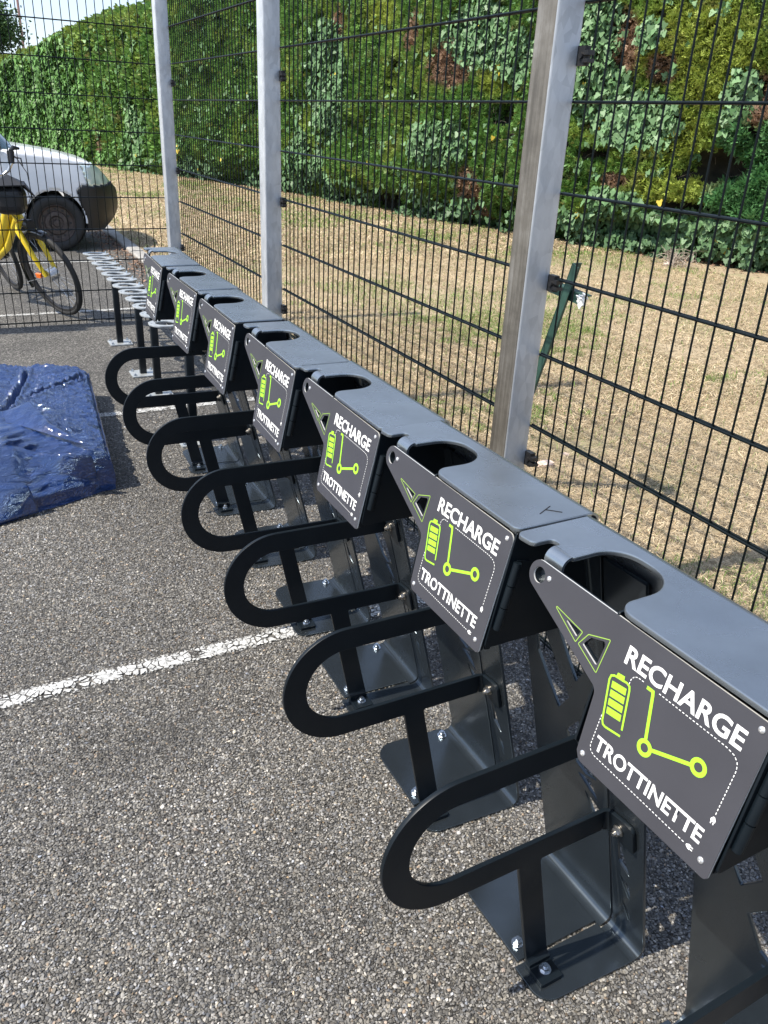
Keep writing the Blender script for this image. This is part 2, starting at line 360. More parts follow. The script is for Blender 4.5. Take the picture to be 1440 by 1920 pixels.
# loose bound chippings of the near asphalt, real stones
def chippings():
    p = 0.0052; X, Y = np.meshgrid(np.arange(-1.0, 1.5, p), np.arange(0.15, 4.6, p)); X = X.ravel(); Y = Y.ravel()
    X = X + RNG.uniform(-.55, .55, X.size) * p; Y = Y + RNG.uniform(-.55, .55, Y.size) * p
    keep = in_view(np.c_[X, Y, X * 0], 120); X, Y = X[keep], Y[keep]
    keep = RNG.random(X.size) < np.clip((4.4 - Y) / 1.6, 0, 1) * 0.93
    for yy in (1.862, 3.97):
        d = np.abs(Y - yy - (X) * math.tan(math.radians(1.3))); keep &= ~((d < 0.037 + 0.012 * vnoise(X * 60, Y * 60, seed=5)) & (RNG.random(X.size) < 0.9) & (X < 1.12 - 0.25 * vnoise(X * 30, Y * 30, seed=9) * (yy < 3)))
    X, Y = X[keep], Y[keep]; n = X.size
    s = RNG.uniform(0.0018, 0.0038, n) * (1 + 0.35 * (RNG.random(n) < 0.08)); 
    base = np.array([(1, 0, .1), (.3, .95, -.1), (-.8, .6, .15), (-.9, -.5, -.1), (.2, -1, .1), (0.1, 0, .62)])
    ang = RNG.uniform(0, 2 * PI, n); asp = RNG.uniform(0.55, 1.0, n)
    V = base[None] * np.ones((n, 1, 1)); V = V + RNG.uniform(-.28, .28, V.shape) * np.array([1, 1, .6])
    V[:, :, 1] *= asp[:, None]
    c, s_ = np.cos(ang)[:, None], np.sin(ang)[:, None]
    x = V[:, :, 0] * c - V[:, :, 1] * s_; yv = V[:, :, 0] * s_ + V[:, :, 1] * c
    tx, ty = RNG.normal(0, .28, n)[:, None], RNG.normal(0, .28, n)[:, None]
    z = V[:, :, 2] + x * tx + yv * ty
    P = np.stack([x * s[:, None] + X[:, None], yv * s[:, None] + Y[:, None], z * s[:, None] + RNG.uniform(0.0002, 0.0022, n)[:, None]], -1)
    F = np.array([(0, 1, 5), (1, 2, 5), (2, 3, 5), (3, 4, 5), (4, 0, 5)])[None] + (np.arange(n) * 6)[:, None, None]
    t = RNG.random(n); g = np.interp(t, [0, .28, .60, .86, .97, 1], [.042, .078, .125, .185, .275, .42])
    big = fbm(X * 1.5, Y * 1.5, seed=3); g = g * (0.36 + 0.75 * big + .52 * fbm(X * .8, Y * .8, seed=4))
    stain = np.maximum(np.exp(-(((X - 0.17) / .20) ** 2 + ((Y - 1.57) / .10) ** 2)), .6 * np.exp(-(((X - 0.35) / .12) ** 2 + ((Y - 1.02) / .10) ** 2))) ; g = g * (1 - 0.42 * stain)
    w = RNG.normal(0, .05, n); rust = (RNG.random(n) < .05)
    col = np.stack([g * (1.045 + w + rust * .25), g * (1 + w * .3), g * (.925 - w - rust * .2)], -1)
    col = np.repeat(col, 6, axis=0)
    me = np_mesh('asphalt_chippings', P.reshape(-1, 3), F.reshape(-1, 3), M_STONE, col)
    tag(obj('asphalt_chippings', me), 'grey and tan stone chippings bedded in the asphalt', 'gravel', kind='stuff')
    print('chips', n)
chippings()

# ------------------------------------------------------------------ charging station
OX, OY = 0.8, 0.5
LEAN = 0.2154; KV = math.sqrt(1 + LEAN ** 2)
def L(x, y, z): return Vector((x - OX, y - OY, z))
SIGN0 = L(0.3964, 0, 0)                      # sign plane: x = .3964 + LEAN z
def signM(off): 
    U = Vector((0, -1, 0)); V = Vector((LEAN, 0, 1)).normalized(); W = U.cross(V)
    return frame(SIGN0 + W * off, U, V)
def sg(y, z): return (-y, z * KV)
def bolt(mb, p, n, s=1.0, stud=True):
    p = Vector(p); n = Vector(n).normalized()
    mb.cyl(p, p + n * 0.0022 * s, 0.0112 * s, 18)
    mb.cyl(p + n * 0.0022 * s, p + n * 0.0095 * s, 0.0088 * s, 6, 0.0082 * s)
    if stud: mb.cyl(p + n * 0.0095 * s, p + n * 0.0145 * s, 0.0048 * s, 12, 0.0042 * s)
def stroke(mb, pts, w, closed=False, z=0.0):
    P = [Vector((a[0], a[1])) for a in pts]; n = len(P); Lf, Rt = [], []
    for i in range(n):
        a = P[i - 1] if (closed or i > 0) else P[i]; b = P[(i + 1) % n] if (closed or i < n - 1) else P[i]
        d1 = (P[i] - a).normalized() if (P[i] - a).length > 1e-9 else (b - P[i]).normalized(); d2 = (b - P[i]).normalized() if (b - P[i]).length > 1e-9 else d1
        t = (d1 + d2).normalized(); nn = Vector((-t.y, t.x)); k = w / 2 / max(0.45, nn.dot(Vector((-d1.y, d1.x))))
        Lf.append(P[i] + nn * k); Rt.append(P[i] - nn * k)
    vs_ = [(p.x, p.y, z) for p in Lf + Rt]
    fs = [(i, (i + 1) % n, n + (i + 1) % n, n + i) for i in range(n if closed else n - 1)]
    mb.add(vs_, fs)
def dashes(mb, pts, w, on=0.0026, off=0.0019):
    segs = []; acc = 0.0
    P = [Vector(p) for p in pts]; tot = 0
    for a, b in zip(P, P[1:]): segs.append((tot, a, b, (b - a).length)); tot += (b - a).length
    def at(s):
        for t0, a, b, ln in segs:
            if s <= t0 + ln: return a + (b - a) * ((s - t0) / max(ln, 1e-9))
        return P[-1]
    s = 0
    while s + on < tot: stroke(mb, [at(s), at(s + on)], w); s += on + off
def flatmesh(name, mb, off, mat):
    me = mb.mesh(name, mat); me.transform(signM(off)); return me
def text_mesh(name, txt, y0, y1, z0, z1, off, mat):
    cu = bpy.data.curves.new('tmp', 'FONT'); cu.body = txt; cu.size = 1; cu.offset = 0.022; cu.resolution_u = 4; cu.space_character = 1.0
    o = bpy.data.objects.new('tmp', cu); me = bpy.data.meshes.new_from_object(o); me.name = name
    bpy.data.objects.remove(o)
    v = np.empty(len(me.vertices) * 3); me.vertices.foreach_get('co', v); v = v.reshape(-1, 3)
    a, b = v.min(0), v.max(0)
    u0, u1 = -y0, -y1; q0, q1 = z0 * KV, z1 * KV
    v[:, 0] = u0 + (v[:, 0] - a[0]) / (b[0] - a[0]) * (u1 - u0); v[:, 1] = q0 + (v[:, 1] - a[1]) / (b[1] - a[1]) * (q1 - q0); v[:, 2] = 0
    me.vertices.foreach_set('co', v.ravel()); me.materials.clear(); me.materials.append(mat); me.transform(signM(off)); me.update()
    return me
def sweep(mb, prof, y0, y1, th):
    """profile polyline in (x,z) swept in y, given thickness behind its left side"""
    P = [Vector(p) for p in prof]; n = len(P); Q = []
    for i in range(n):
        a = P[max(i - 1, 0)]; b = P[min(i + 1, n - 1)]; t = (b - a).normalized(); Q.append(P[i] + Vector((-t.y, t.x)) * th)
    ring = P + Q[::-1]; m = len(ring)
    vs_ = [(p.x - OX, y0 - OY, p.y) for p in ring] + [(p.x - OX, y1 - OY, p.y) for p in ring]
    fs = [(i, (i + 1) % m, m + (i + 1) % m, m + i) for i in range(m)]
    for k in range(n - 1): fs += [(k, m - 1 - k, m - 2 - k, k + 1), (m + k, m + k + 1, 2 * m - 2 - k, 2 * m - 1 - k)]
    mb.add(vs_, fs)

def make_station():
    root = empty('charging_station')
    # ---- housing
    top_out = fillet([(.5835, .3345, .012), (.5835, .549, .024), (.687, .549, .0505), (.687, .6525, .0505), (.612, .6525, .006), (.612, .687, .0008), (.622, .687, .005),
                      (.622, .7035, .007), (.592, .7035, .009), (.588, .7365, .011), (.7085, .7365, .0008), (.7085, .3345, .0008)], 9)
    tp = obj('top_plate', plate('top_plate', [[(x - OX, y_ - OY) for x, y_ in top_out]], 0.007, Matrix.Translation((0, 0, .8965)), M_PAINT_LIT, 0.0016), root)
    mb = MB(); R = 0.014
    prof = [(.7085, .900)] + [(.7085 + R * math.sin(a), .900 - R + R * math.cos(a)) for a in [math.radians(d) for d in (15, 30, 45, 60, 75)]]
    x1, z1 = prof[-1]; prof += [(x1 + .247 * .02 + .0008, z1 - .02), (x1 + .247 * (z1 - .70), .70)]
    sweep(mb, [(a, b) for a, b in prof], .3345, .7365, -0.003)
    obj('rear_panel', mb.mesh('rear_panel', M_PAINT_LIT, 40), root)
    mb = MB(); R = 0.015
    prof = [(.6045, .900), (.6125, .900)][1:] + [(.6125 - R * math.sin(a), .900 - R + R * math.cos(a)) for a in [math.radians(d) for d in range(12, 100, 12)]]
    x1, z1 = prof[-1]; prof += [(x1 - LEAN * (z1 - .845) * .9, .845)]
    prof = [(.6045, .900), (.609, .900)][:0] + prof
    sweep(mb, prof, .6535, .6865, 0.004)
    obj('front_lip', mb.mesh('front_lip', M_PAINT_LIT, 40), root)
    side = fillet([(.587, .892, .003), (.5555, .7195, .006), (.752, .7195, .003), (.7105, .892, .003)], 3)
    for yy in (.3385, .5455):
        obj('side_panel', plate('side_panel', [[(x - OX, z) for x, z in side]], 0.003, frame((0, yy - OY, 0), (1, 0, 0), (0, 0, 1)), M_PAINT_SHADED, 0.0005), root)
    obj('floor_panel', MB().box(L(.653, .442, .7195), (.186, .204, .003)).mesh('floor_panel', M_PAINT_SHADED), root)
    # door behind the sign
    def sign_loop(d=0.0):
        cy, cz, r = .6745, .8715, .0185 - d
        out = [(.341 + d, .8875 - d, .010), (.341 + d, .7105 + d, .006), (.5275, .7105 + d, .010), (.5345 - d, .720, .006), (.5395 - d * .6, .797, .012)]
        lp = fillet([(-a, b * KV, r_) for a, b, r_ in out] + [(-(cy + .0), cz * KV, 0)], 5)[:-1]
        lp = lp[:]  # add the rounded nose
        a0, a1 = math.radians(238 - 18), math.radians(90)
        nose = [(-cy + r * math.cos(t), cz * KV + r * math.sin(t)) for t in np.linspace(math.radians(243), math.radians(90), 16)]
        return lp + nose
    hole = [circle(-.6745, .8712 * KV, .0102, 28)]
    tri = fillet([sg(.617, .8465) + (.0012,), sg(.5855, .844) + (.0015,), sg(.590, .8355) + (.0012,)], 3)
    quad = fillet([sg(.5785, .833) + (.002,), sg(.570, .8455) + (.002,), sg(.547, .853) + (.003,), sg(.5495, .8215) + (.002,)], 3)
    sign = obj('sign_plate', plate('sign_plate', [sign_loop()] + hole + [tri, quad], 0.003, signM(0.0), M_SIGN, 0.0004, M_SIGNEDGE), root)
    tri2 = fillet([sg(.615, .8455) + (.001,), sg(.587, .8435) + (.001,), sg(.591, .8365) + (.001,)], 3)
    door = obj('door', plate('door', [sign_loop(.0012)] + hole + [tri2, quad], 0.004, signM(-0.0052), M_PAINT_SHADED, 0.0006), root)
    mb = MB()   # lock barrel in the nose hole
    bm_ = signM(-0.002); cc = bm_ @ Vector((-.6745, .8712 * KV, 0)); w_ = (bm_.to_3x3() @ Vector((0, 0, 1)))
    mb.lathe([(.0100, .0), (.0100, -.022), (.0085, -.022), (.0085, -.012), (.002, -.012)], cc, w_, 24)
    obj('lock_barrel', mb.mesh('lock_barrel', M_PAINT_SHADED, 40), door)
    mb = MB()   # door return folded back from the near and lower edges
    a = bm_ @ Vector((-.3435, .716 * KV, 0)); b_ = bm_ @ Vector((-.3435, .880 * KV, 0))
    for k, (off, wd) in enumerate(((.0125, .009),)):
        c = (a + b_) / 2 - w_ * off; mb.box(c, (.0022, (b_ - a).length, wd), frame((0, 0, 0), (0, -1, 0), (b_ - a)).to_3x3().to_4x4())
    obj('door_fold', mb.mesh('door_fold', M_PAINT_SHADED), door)
    mb = MB()
    p0 = Vector((.5905 - OX, .3325 - OY, .850)); p1 = Vector((.5695 - OX, .3325 - OY, .751))
    for s0, s1 in ((0, .33), (.345, .66), (.675, 1)):
        mb.cyl(p0.lerp(p1, s0), p0.lerp(p1, s1), .0058, 14)
    mb.box(p0.lerp(p1, .5) + Vector((.012, .0035, 0)), (.022, .002, .1), Matrix.Rotation(math.radians(12), 4, 'Y'))
    obj('hinge', mb.mesh('hinge', M_PAINT_SHADED, 40), root)
    # graphics on the sign
    o1 = 0.0019
    obj('word_upper', text_mesh('word_upper', 'RECHARGE', .5165, .3625, .8463, .8682, o1, M_WHITE), sign)
    obj('word_lower', text_mesh('word_lower', 'TROTTINETTE', .514, .3620, .7372, .7553, o1, M_WHITE), sign)
    mb = MB(); 
    bat = [sg(.4875, .7722), sg(.509, .7688)] + [sg(.5135, .7695), sg(.5160, .7735)] + [sg(.5262, .8195), sg(.5255, .8245), sg(.5215, .8268), sg(.5035, .8290), sg(.4990, .8275), sg(.4972, .8235), sg(.4882, .7792)]
    stroke(mb, bat, .0024)
    mb.add([sg(*p) + (.0001,) for p in ((.5195, .8262), (.5185, .8325), (.5085, .8338), (.5075, .8272))], [(0, 1, 2, 3)])
    for k in range(4):
        dy, dz = -.0019 * k, -.0098 * k
        mb.add([sg(a + dy, b + dz) + (0,) for a, b in ((.5218, .8203), (.5203, .8128), (.4998, .8155), (.5012, .8230))], [(0, 1, 2, 3)])
    obj('battery_symbol', flatmesh('battery_symbol', mb, o1, M_LIME), sign)
    mb = MB()
    c1, c2 = Vector(sg(.4555, .7812)), Vector(sg(.3935, .8045))
    for c in (c1, c2):
        n = 28; vs_ = [(c.x + r * math.cos(2 * PI * i / n), c.y + r * math.sin(2 * PI * i / n), 0) for r in (.0050, .0099) for i in range(n)]
        mb.add(vs_, [(i, (i + 1) % n, n + (i + 1) % n, n + i) for i in range(n)])
    dv = (c2 - c1).normalized(); stroke(mb, [c1 + dv * .0097, c2 - dv * .0097], .0043)
    st_top = Vector(sg(.4700, .8400)); dv = (c1 - st_top).normalized()
    stroke(mb, [Vector(sg(.4790, .8400)), st_top + Vector((-.0005, 0)), st_top + dv * .004, c1 - dv * .0097], .0040)
    obj('scooter_symbol', flatmesh('scooter_symbol', mb, o1, M_LIME), sign)
    mb = MB()
    stroke(mb, fillet([sg(.637, .8525) + (.001,), sg(.5825, .8452) + (.001,), sg(.5878, .8295) + (.001,)], 3), .0011, True)
    stroke(mb, fillet([sg(.5832, .830) + (.001,), sg(.5735, .8475) + (.001,), sg(.5425, .8585) + (.001,), sg(.5460, .8145) + (.001,)], 3), .0011, True)
    obj('cutout_outline', flatmesh('cutout_outline', mb, o1, M_LIMEDIM), sign)
    mb = MB()
    dashes(mb, [sg(.5005, .8295), sg(.5003, .836), sg(.4975, .8405), sg(.493, .8425), sg(.483, .8425)], .0009)
    dashes(mb, [sg(.463, .8425), sg(.376, .8415), sg(.366, .8395), sg(.3605, .835), sg(.3585, .828), sg(.3590, .774)], .0009)
    dashes(mb, [sg(.519, .778), sg(.5190, .738), sg(.5165, .733), sg(.510, .7303), sg(.374, .7278)], .0009)
    obj('dashed_cable', flatmesh('dashed_cable', mb, o1, M_WHITE), sign)
    for (y_, z_, dx, dy) in ((.3590, .7735, 0, -1), (.3735, .7278, 1, 0)):
        mb = MB(); c = Vector(sg(y_, z_)); d = Vector((dx, dy)); s = Vector((-d.y, d.x))
        def q(a, b): p = c + d * a + s * b; return (p.x, p.y, 0)
        mb.add([q(0, -.0008), q(.003, -.0028), q(.0055, -.0028), q(.0055, .0028), q(.003, .0028), q(0, .0008)], [(0, 1, 2, 3, 4, 5)])
        for e in (-.0014, .0014): mb.add([q(.0057, e - .0006), q(.0084, e - .0006), q(.0084, e + .0006), q(.0057, e + .0006)], [(0, 1, 2, 3)])
        obj('plug_symbol', flatmesh('plug_symbol', mb, o1, M_WHITE), sign)
    M_ = signM(.0015); w_ = M_.to_3x3() @ Vector((0, 0, 1))
    rv = MB().lathe([(.0036, 0), (.0034, .0008), (.0022, .0016), (.0009, .0018), (.0009, .0012), (.0, .0012)], (0, 0, 0), w_, 16).mesh('rivet', M_RIVET, 40)
    for y_, z_ in ((.657, .8745), (.353, .8775), (.525, .7218), (.354, .7255)):
        r = obj('rivet', rv, sign); r.location = M_ @ Vector(sg(y_, z_) + (0,))
    # ---- standing sheet, leaning
    S0 = .928; SL = .247; KS = math.sqrt(1 + SL * SL)
    SM = frame(L(S0 + .003, OY, 0), (0, 1, 0), (-SL, 0, 1))
    def sh(pts): return [(y_ - OY, z_ * KS) for y_, z_ in pts]
    def shf(pts, r=.002): return fillet([(y_ - OY, z_ * KS, r) for y_, z_ in pts], 3)
    zb = .036
    main = sh([(.7085, zb), (.9025, zb), (.9025, .85), (.7085, .85)])
    holes = [[(.871, .712), (.873, .571), (.827, .473), (.796, .521), (.845, .622), (.845, .712)],
             [(.815, .712), (.812, .653), (.777, .569), (.756, .606), (.790, .665), (.790, .712)],
             [(.812, .430), (.776, .483), (.745, .435), (.735, .375), (.763, .364), (.787, .374)],
             [(.757, .532), (.726, .585), (.720, .540), (.741, .480)],
             [(.785, .352), (.732, .318), (.752, .362)], [(.769, .322), (.729, .303), (.747, .276)]]
    obj('leg_sheet', plate('leg_sheet', [main] + [shf(h) for h in holes], .006, SM, M_SHEET, 0.0008), root)
    strip = sh([(.625, zb), (.7035, zb), (.7035, .85), (.625, .85)])
    sh2 = [[(.6855, .282), (.6855, .217), (.657, .199), (.670, .236)], [(.684, .181), (.6565, .126), (.6605, .172)], [(.683, .121), (.6575, .056), (.6600, .094)],
           [(.685, .52), (.650, .47), (.657, .53)], [(.684, .62), (.652, .57), (.658, .64)]]
    obj('leg_sheet', plate('leg_sheet_narrow', [strip] + [shf(h) for h in sh2], .006, SM, M_SHEET, 0.0008), root)
    # bend into the ground plate
    th = .007
    xs = S0 - SL * zb; prof = []
    P0 = Vector((S0 - .032, th)); P1 = Vector((S0 - SL * th + .0, th)); P2 = Vector((xs, zb))
    for k in range(11):
        t = k / 10; p = P0 * (1 - t) ** 2 + P1 * 2 * t * (1 - t) + P2 * t * t; prof.append((p.x, p.y))
    for (y0, y1) in ((.7085, .9025), (.625, .7035)):
        mb = MB(); sweep(mb, prof, y0, y1, -.006)
        obj('leg_bend', mb.mesh('leg_bend', M_SHEET, 40), root)
    GM = Matrix.Translation((0, 0, th / 2 + .0005))
    xb = S0 - .032
    obj('ground_plate', plate('ground_plate', [fillet([(.712 - OX, .7205 - OY, .002), (xb - OX, .7205 - OY, 0), (xb - OX, .912 - OY, .0), (.712 - OX, .922 - OY, .045)], 8)], th - .001, GM, M_SHEET, .0008), root)
    obj('ground_plate', plate('ground_plate_narrow', [fillet([(.700 - OX, .635 - OY, .034), (xb - OX, .625 - OY, 0), (xb - OX, .7145 - OY, 0), (.700 - OX, .7145 - OY, .003)], 8)], th - .001, GM, M_SHEET, .0008), root)
    up = Vector((0, 0, 1))
    mbz = MB(); bolt(mbz, (0, 0, 0), up); gb = mbz.mesh('anchor_bolt', M_ZINC, 30)
    for (x, y_) in ((.885, .888), (.733, .750)):
        b = obj('anchor_bolt', gb, root); b.location = L(x, y_, th); b.rotation_euler = (0, 0, random.random())
    # ---- wheel hoop
    hp = []
    cx, cz, R0, R1 = .5245, .4088, .1222, .0772
    hp += [(.795, cz + R0, .0)] + [(cx + R0 * math.cos(a), cz + R0 * math.sin(a), 0) for a in np.linspace(PI / 2, 3 * PI / 2, 40)]
    hp += [(.6615, cz - R0, .004), (.7165, .026, .0), (.7625, .030, .0), (.7060, cz - R0, .004), (.838, cz - R0, 0), (.838, cz - R1, 0)]
    hp += [(cx + R1 * math.cos(a), cz + R1 * math.sin(a), 0) for a in np.linspace(3 * PI / 2, PI / 2, 34)] + [(.795, cz + R1, 0)]
    hoop = obj('wheel_hoop', plate('wheel_hoop', [[(x - OX, z) for x, z in fillet(hp, 5)]], .008, frame((0, .709 - OY, 0), (1, 0, 0), (0, 0, 1)), M_PAINT_SHADED, .0010), root)
    nrm = Vector((-1, 0, -SL)).normalized(); up_s = Vector((-SL, 0, 1)).normalized()
    for zc, xe in ((.331 - .022, .838), (.5085, .795)):
        mb = MB(); c = L(S0 - SL * (zc + .008) - .0045, .6735, zc + .008)
        mb2 = plate('arm_flange', [fillet([(-.032, -.030, .003), (.024, -.030, .003), (.024, .024, .002), (-.012, .030, .002), (-.032, .030, .010)], 4)], .007, frame(c, (0, 1, 0), up_s), M_PAINT_SHADED, .0008)
        obj('arm_flange', mb2, hoop)
        mb = MB()   # small bend joining arm to flange
        for k in range(6):
            a0, a1 = k / 6 * PI / 2, (k + 1) / 6 * PI / 2
            def pt(a, r, z): return Vector((xe - OX + r * math.sin(a), .709 - OY - .014 + r * math.cos(a), z))
            vs_ = [pt(a, r, zc + dz) - Vector((SL * dz * .5, 0, 0)) for dz in (-.022, .022) for a in (a0, a1) for r in (.010, .018)]
            mb.add(vs_, [(0, 1, 3, 2), (4, 6, 7, 5), (0, 4, 5, 1), (2, 3, 7, 6), (0, 2, 6, 4), (1, 5, 7, 3)])
        obj('arm_bend', mb.mesh('arm_bend', M_PAINT_SHADED, 40), hoop)
        mb = MB(); bolt(mb, c + nrm * .004 + Vector((0, .0, 0)), nrm, .95)
        obj('arm_bolt', mb.mesh('arm_bolt', M_STEELBOLT, 30), hoop)
    obj('foot_flange', plate('foot_flange', [fillet([(.716 - OX, .659 - OY, .004), (.764 - OX, .659 - OY, .004), (.764 - OX, .705 - OY, .0), (.716 - OX, .705 - OY, 0)], 4)], .008, Matrix.Translation((0, 0, th + .0045)), M_PAINT_SHADED, .0008), hoop)
    mb = MB()
    sweepP = [(.0, .0)]
    for k in range(5):
        a0, a1 = k / 5 * PI / 2, (k + 1) / 5 * PI / 2
        vs_ = []
        for x in (.7168, .7624):
            for a in (a0, a1):
                for r in (.010, .018): vs_.append(Vector((x - OX, .695 - OY + r * math.sin(a), th + .0185 + .008 - r * math.cos(a))))
        mb.add(vs_, [(0, 1, 3, 2), (4, 6, 7, 5), (0, 4, 5, 1), (2, 3, 7, 6), (0, 2, 6, 4), (1, 5, 7, 3)])
    obj('foot_bend', mb.mesh('foot_bend', M_PAINT_SHADED, 40), hoop)
    b = obj('foot_bolt', gb, hoop); b.location = L(.7405, .681, th + .0085)
    return root

station = make_station()
POSES = {1: (-.001, .015, 2.55), 2: (-.003, .008, 1.23), 3: (0, -.006, -.03), 4: (-.003, -.027, -.93), 5: (-.004, -.009, -.48), 6: (.004, .003, .6), 7: (.006, .016, -2.0), 0: (-.002, .030, 2.5)}
ST_LABELS = {0: 'charging station at the bottom right corner showing only its leg sheet and foot',
 1: 'charging station with the largest RECHARGE TROTTINETTE sign, cut by the right edge',
 2: 'charging station before the thickest galvanised post, with a scratch on its top plate',
 3: 'charging station with its bolted foot on the end of the white painted line',
 4: 'middle station of the row, fourth RECHARGE sign counted from the nearest one',
 5: 'dark grey charging station whose top stands just before the base of the second galvanised post',
 6: 'second farthest charging station, the white ring of the rack showing beside its sign',
 7: 'farthest charging station in the row, just before the corner post of the fence'}
for k in (1, 2, 3, 4, 5, 6, 7, 0):
    o = station if k == 1 else copy_tree(station)
    dx, dy, a = POSES[k]; o.location = (OX + dx, OY + dy + .41 * (k - 1), 0); o.rotation_euler = (0, 0, math.radians(a))
    tag(o, ST_LABELS[k], 'charging station', 'scooter charging stations in a row along the fence')

# pencil-thin scratch on the second station's top
mb = MB()
for a, b in (((.640, .775), (.668, .790)), ((.655, .783), (.672, .768))):
    mb.box(((a[0] + b[0]) / 2, (a[1] + b[1]) / 2, .9004), (math.dist(a, b), .0012, .0006), Matrix.Rotation(math.atan2(b[1] - a[1], b[0] - a[0]), 4, 'Z'))
scr = mb.mesh('scratch', M_BLACK)
st2 = [o for o in C.objects if o.get('label') == ST_LABELS[2]][0]
so = obj('scratch', scr, st2); bpy.context.view_layer.update(); so.matrix_parent_inverse = st2.matrix_world.inverted()

# ------------------------------------------------------------------ mesh fence
WZ0 = 0.0614 + 1.365; FX = 1.338; FY = 5.965
def wire_panel(name, along, fixed, a0, a1, ztop, zbot, label, verts):
    root = empty(name, ((fixed, a0, 0) if along == 'y' else (a0, fixed, 0)))
    tag(root, label, 'fence panel', 'wire mesh fence panels')
    vm = MB().cyl((0, 0, zbot - .025), (0, 0, ztop + .025), .0026, 6).mesh('vertical_wire', M_WIRE, 60)
    for a in verts:
        o = obj('vertical_wire', vm, root); o.location = (0, a - a0, 0) if along == 'y' else (a - a0, 0, 0)
    hm = MB()
    ln = a1 - a0
    for s in (-.0058, .0058):
        if along == 'y': hm.cyl((s, 0, 0), (s, ln, 0), .0032, 8)
        else: hm.cyl((0, s, 0), (ln, s, 0), .0032, 8)
    hm = hm.mesh('horizontal_wire', M_WIRE, 60)
    z = zbot
    while z < ztop + .01:
        o = obj('horizontal_wire', hm, root); o.location = (0, 0, z); z += .2
    return root
zt, zb_ = WZ0 + 1.0, WZ0 - 1.4
yv = lambda a, b: [1.6665 - .0503 * i for i in range(-100, 60) if a < 1.6665 - .0503 * i < b]
wire_panel('wire_fence', 'y', FX, -.85, 1.715, zt, zb_, 'mesh fence panel right of the thickest post, seen closest to the camera', yv(-.84, 1.70))
wire_panel('wire_fence', 'y', FX, 1.745, 3.73, zt, zb_, 'mesh fence panel between the thickest post and the middle post', yv(1.77, 3.71))
wire_panel('wire_fence', 'y', FX, 3.76, 5.73, zt, zb_, 'narrow looking mesh fence panel between the middle post and the corner post', yv(3.79, 5.71))
xv = lambda a, b: [.444 + .0503 * i for i in range(-100, 60) if a < .444 + .0503 * i < b]
wire_panel('wire_fence', 'x', FY, -1.20, 1.31, zt, zb_, 'mesh fence panel across the back, before the bicycle and the white car', xv(-1.19, 1.30))
wire_panel('wire_fence', 'x', FY, -3.75, -1.25, zt, zb_, 'mesh fence panel across the back, beyond the left edge of the picture', xv(-3.74, -1.26))
def post_mesh(w, d, h):
    return plate('post_tube', [fillet([(-w / 2, -d / 2, .009), (w / 2, -d / 2, .009), (w / 2, d / 2, .009), (-w / 2, d / 2, .009)], 4),], h, Matrix.Translation((0, 0, h / 2)), M_GALV, .001)
clipm = MB()
clipm.box((0, 0, 0), (.016, .030, .040)); clipm.box((.0, -.020, .006), (.020, .016, .010)); clipm.box((0, -.020, -.010), (.020, .020, .008)); clipm.cyl((-.014, -.006, 0), (.012, -.006, 0), .007, 10)
clipm = clipm.mesh('panel_clip', M_BLACK)
pm = post_mesh(.080, .078, 2.6)
def mat_patina():
    m, nt, n, l, b = new_mat('streaked_zinc_patina')
    t = n.new('ShaderNodeTexCoord'); mp_ = N(n, 'ShaderNodeMapping'); mp_.inputs['Scale'].default_value = (70, 70, 2.2); l.new(t.outputs['Object'], mp_.inputs[0])
    a = N(n, 'ShaderNodeTexNoise', Scale=1.0, Detail=7.0, Roughness=0.7, Distortion=.6); l.new(mp_.outputs[0], a.inputs['Vector'])
    c = N(n, 'ShaderNodeTexNoise', Scale=7.0, Detail=6.0, Roughness=0.7); l.new(t.outputs['Object'], c.inputs['Vector'])
    ad = N(n, 'ShaderNodeMath', operation='ADD'); l.new(a.outputs[0], ad.inputs[0]); l.new(c.outputs[0], ad.inputs[1])
    r = ramp(n, [(0.0, (.05, .045, .036)), (0.42, (.095, .086, .072)), (0.52, (.15, .138, .118)), (0.72, (.32, .31, .29))]); 
    h = N(n, 'ShaderNodeMath', operation='MULTIPLY'); h.inputs[1].default_value = .5; l.new(ad.outputs[0], h.inputs[0]); l.new(h.outputs[0], r.inputs[0]); l.new(r.outputs[0], b.inputs['Base Color'])
    b.inputs['Roughness'].default_value = .55; b.inputs['Metallic'].default_value = .2
    bp = N(n, 'ShaderNodeBump', Strength=.4, Distance=.002); l.new(a.outputs[0], bp.inputs['Height']); l.new(bp.outputs[0], b.inputs['Normal'])
    return m
pm_near = pm.copy(); pm_near.materials.append(mat_patina())
for pg in pm_near.polygons:
    if pg.normal.x < -.8: pg.material_index = 1
footm = plate('base_plate', [fillet([(-.08, -.08, .01), (.08, -.08, .01), (.08, .08, .01), (-.08, .08, .01)], 4)], .01, Matrix.Translation((0, 0, .006)), M_GALV, .001)
for (x, y_, lab) in ((1.291, 1.742, 'thickest galvanised square fence post, nearest to the camera'), (1.291, 3.752, 'middle galvanised square fence post, second from the camera'),
                  (1.291, 5.748, 'galvanised corner post where the side fence meets the back fence'), (-1.225, 5.92, 'galvanised post of the back fence beyond the left edge of the picture')):
    r = empty('fence_post', (x, y_, 0)); tag(r, lab, 'fence post', 'galvanised fence posts')
    obj('post_tube', pm_near if y_ < 2 else pm, r); obj('base_plate', footm, r)
    if x > 0:
        for z in (.535, 1.015, 1.52, 2.1):
            c = obj('panel_clip', clipm, r); c.location = (.040, -.050, z)

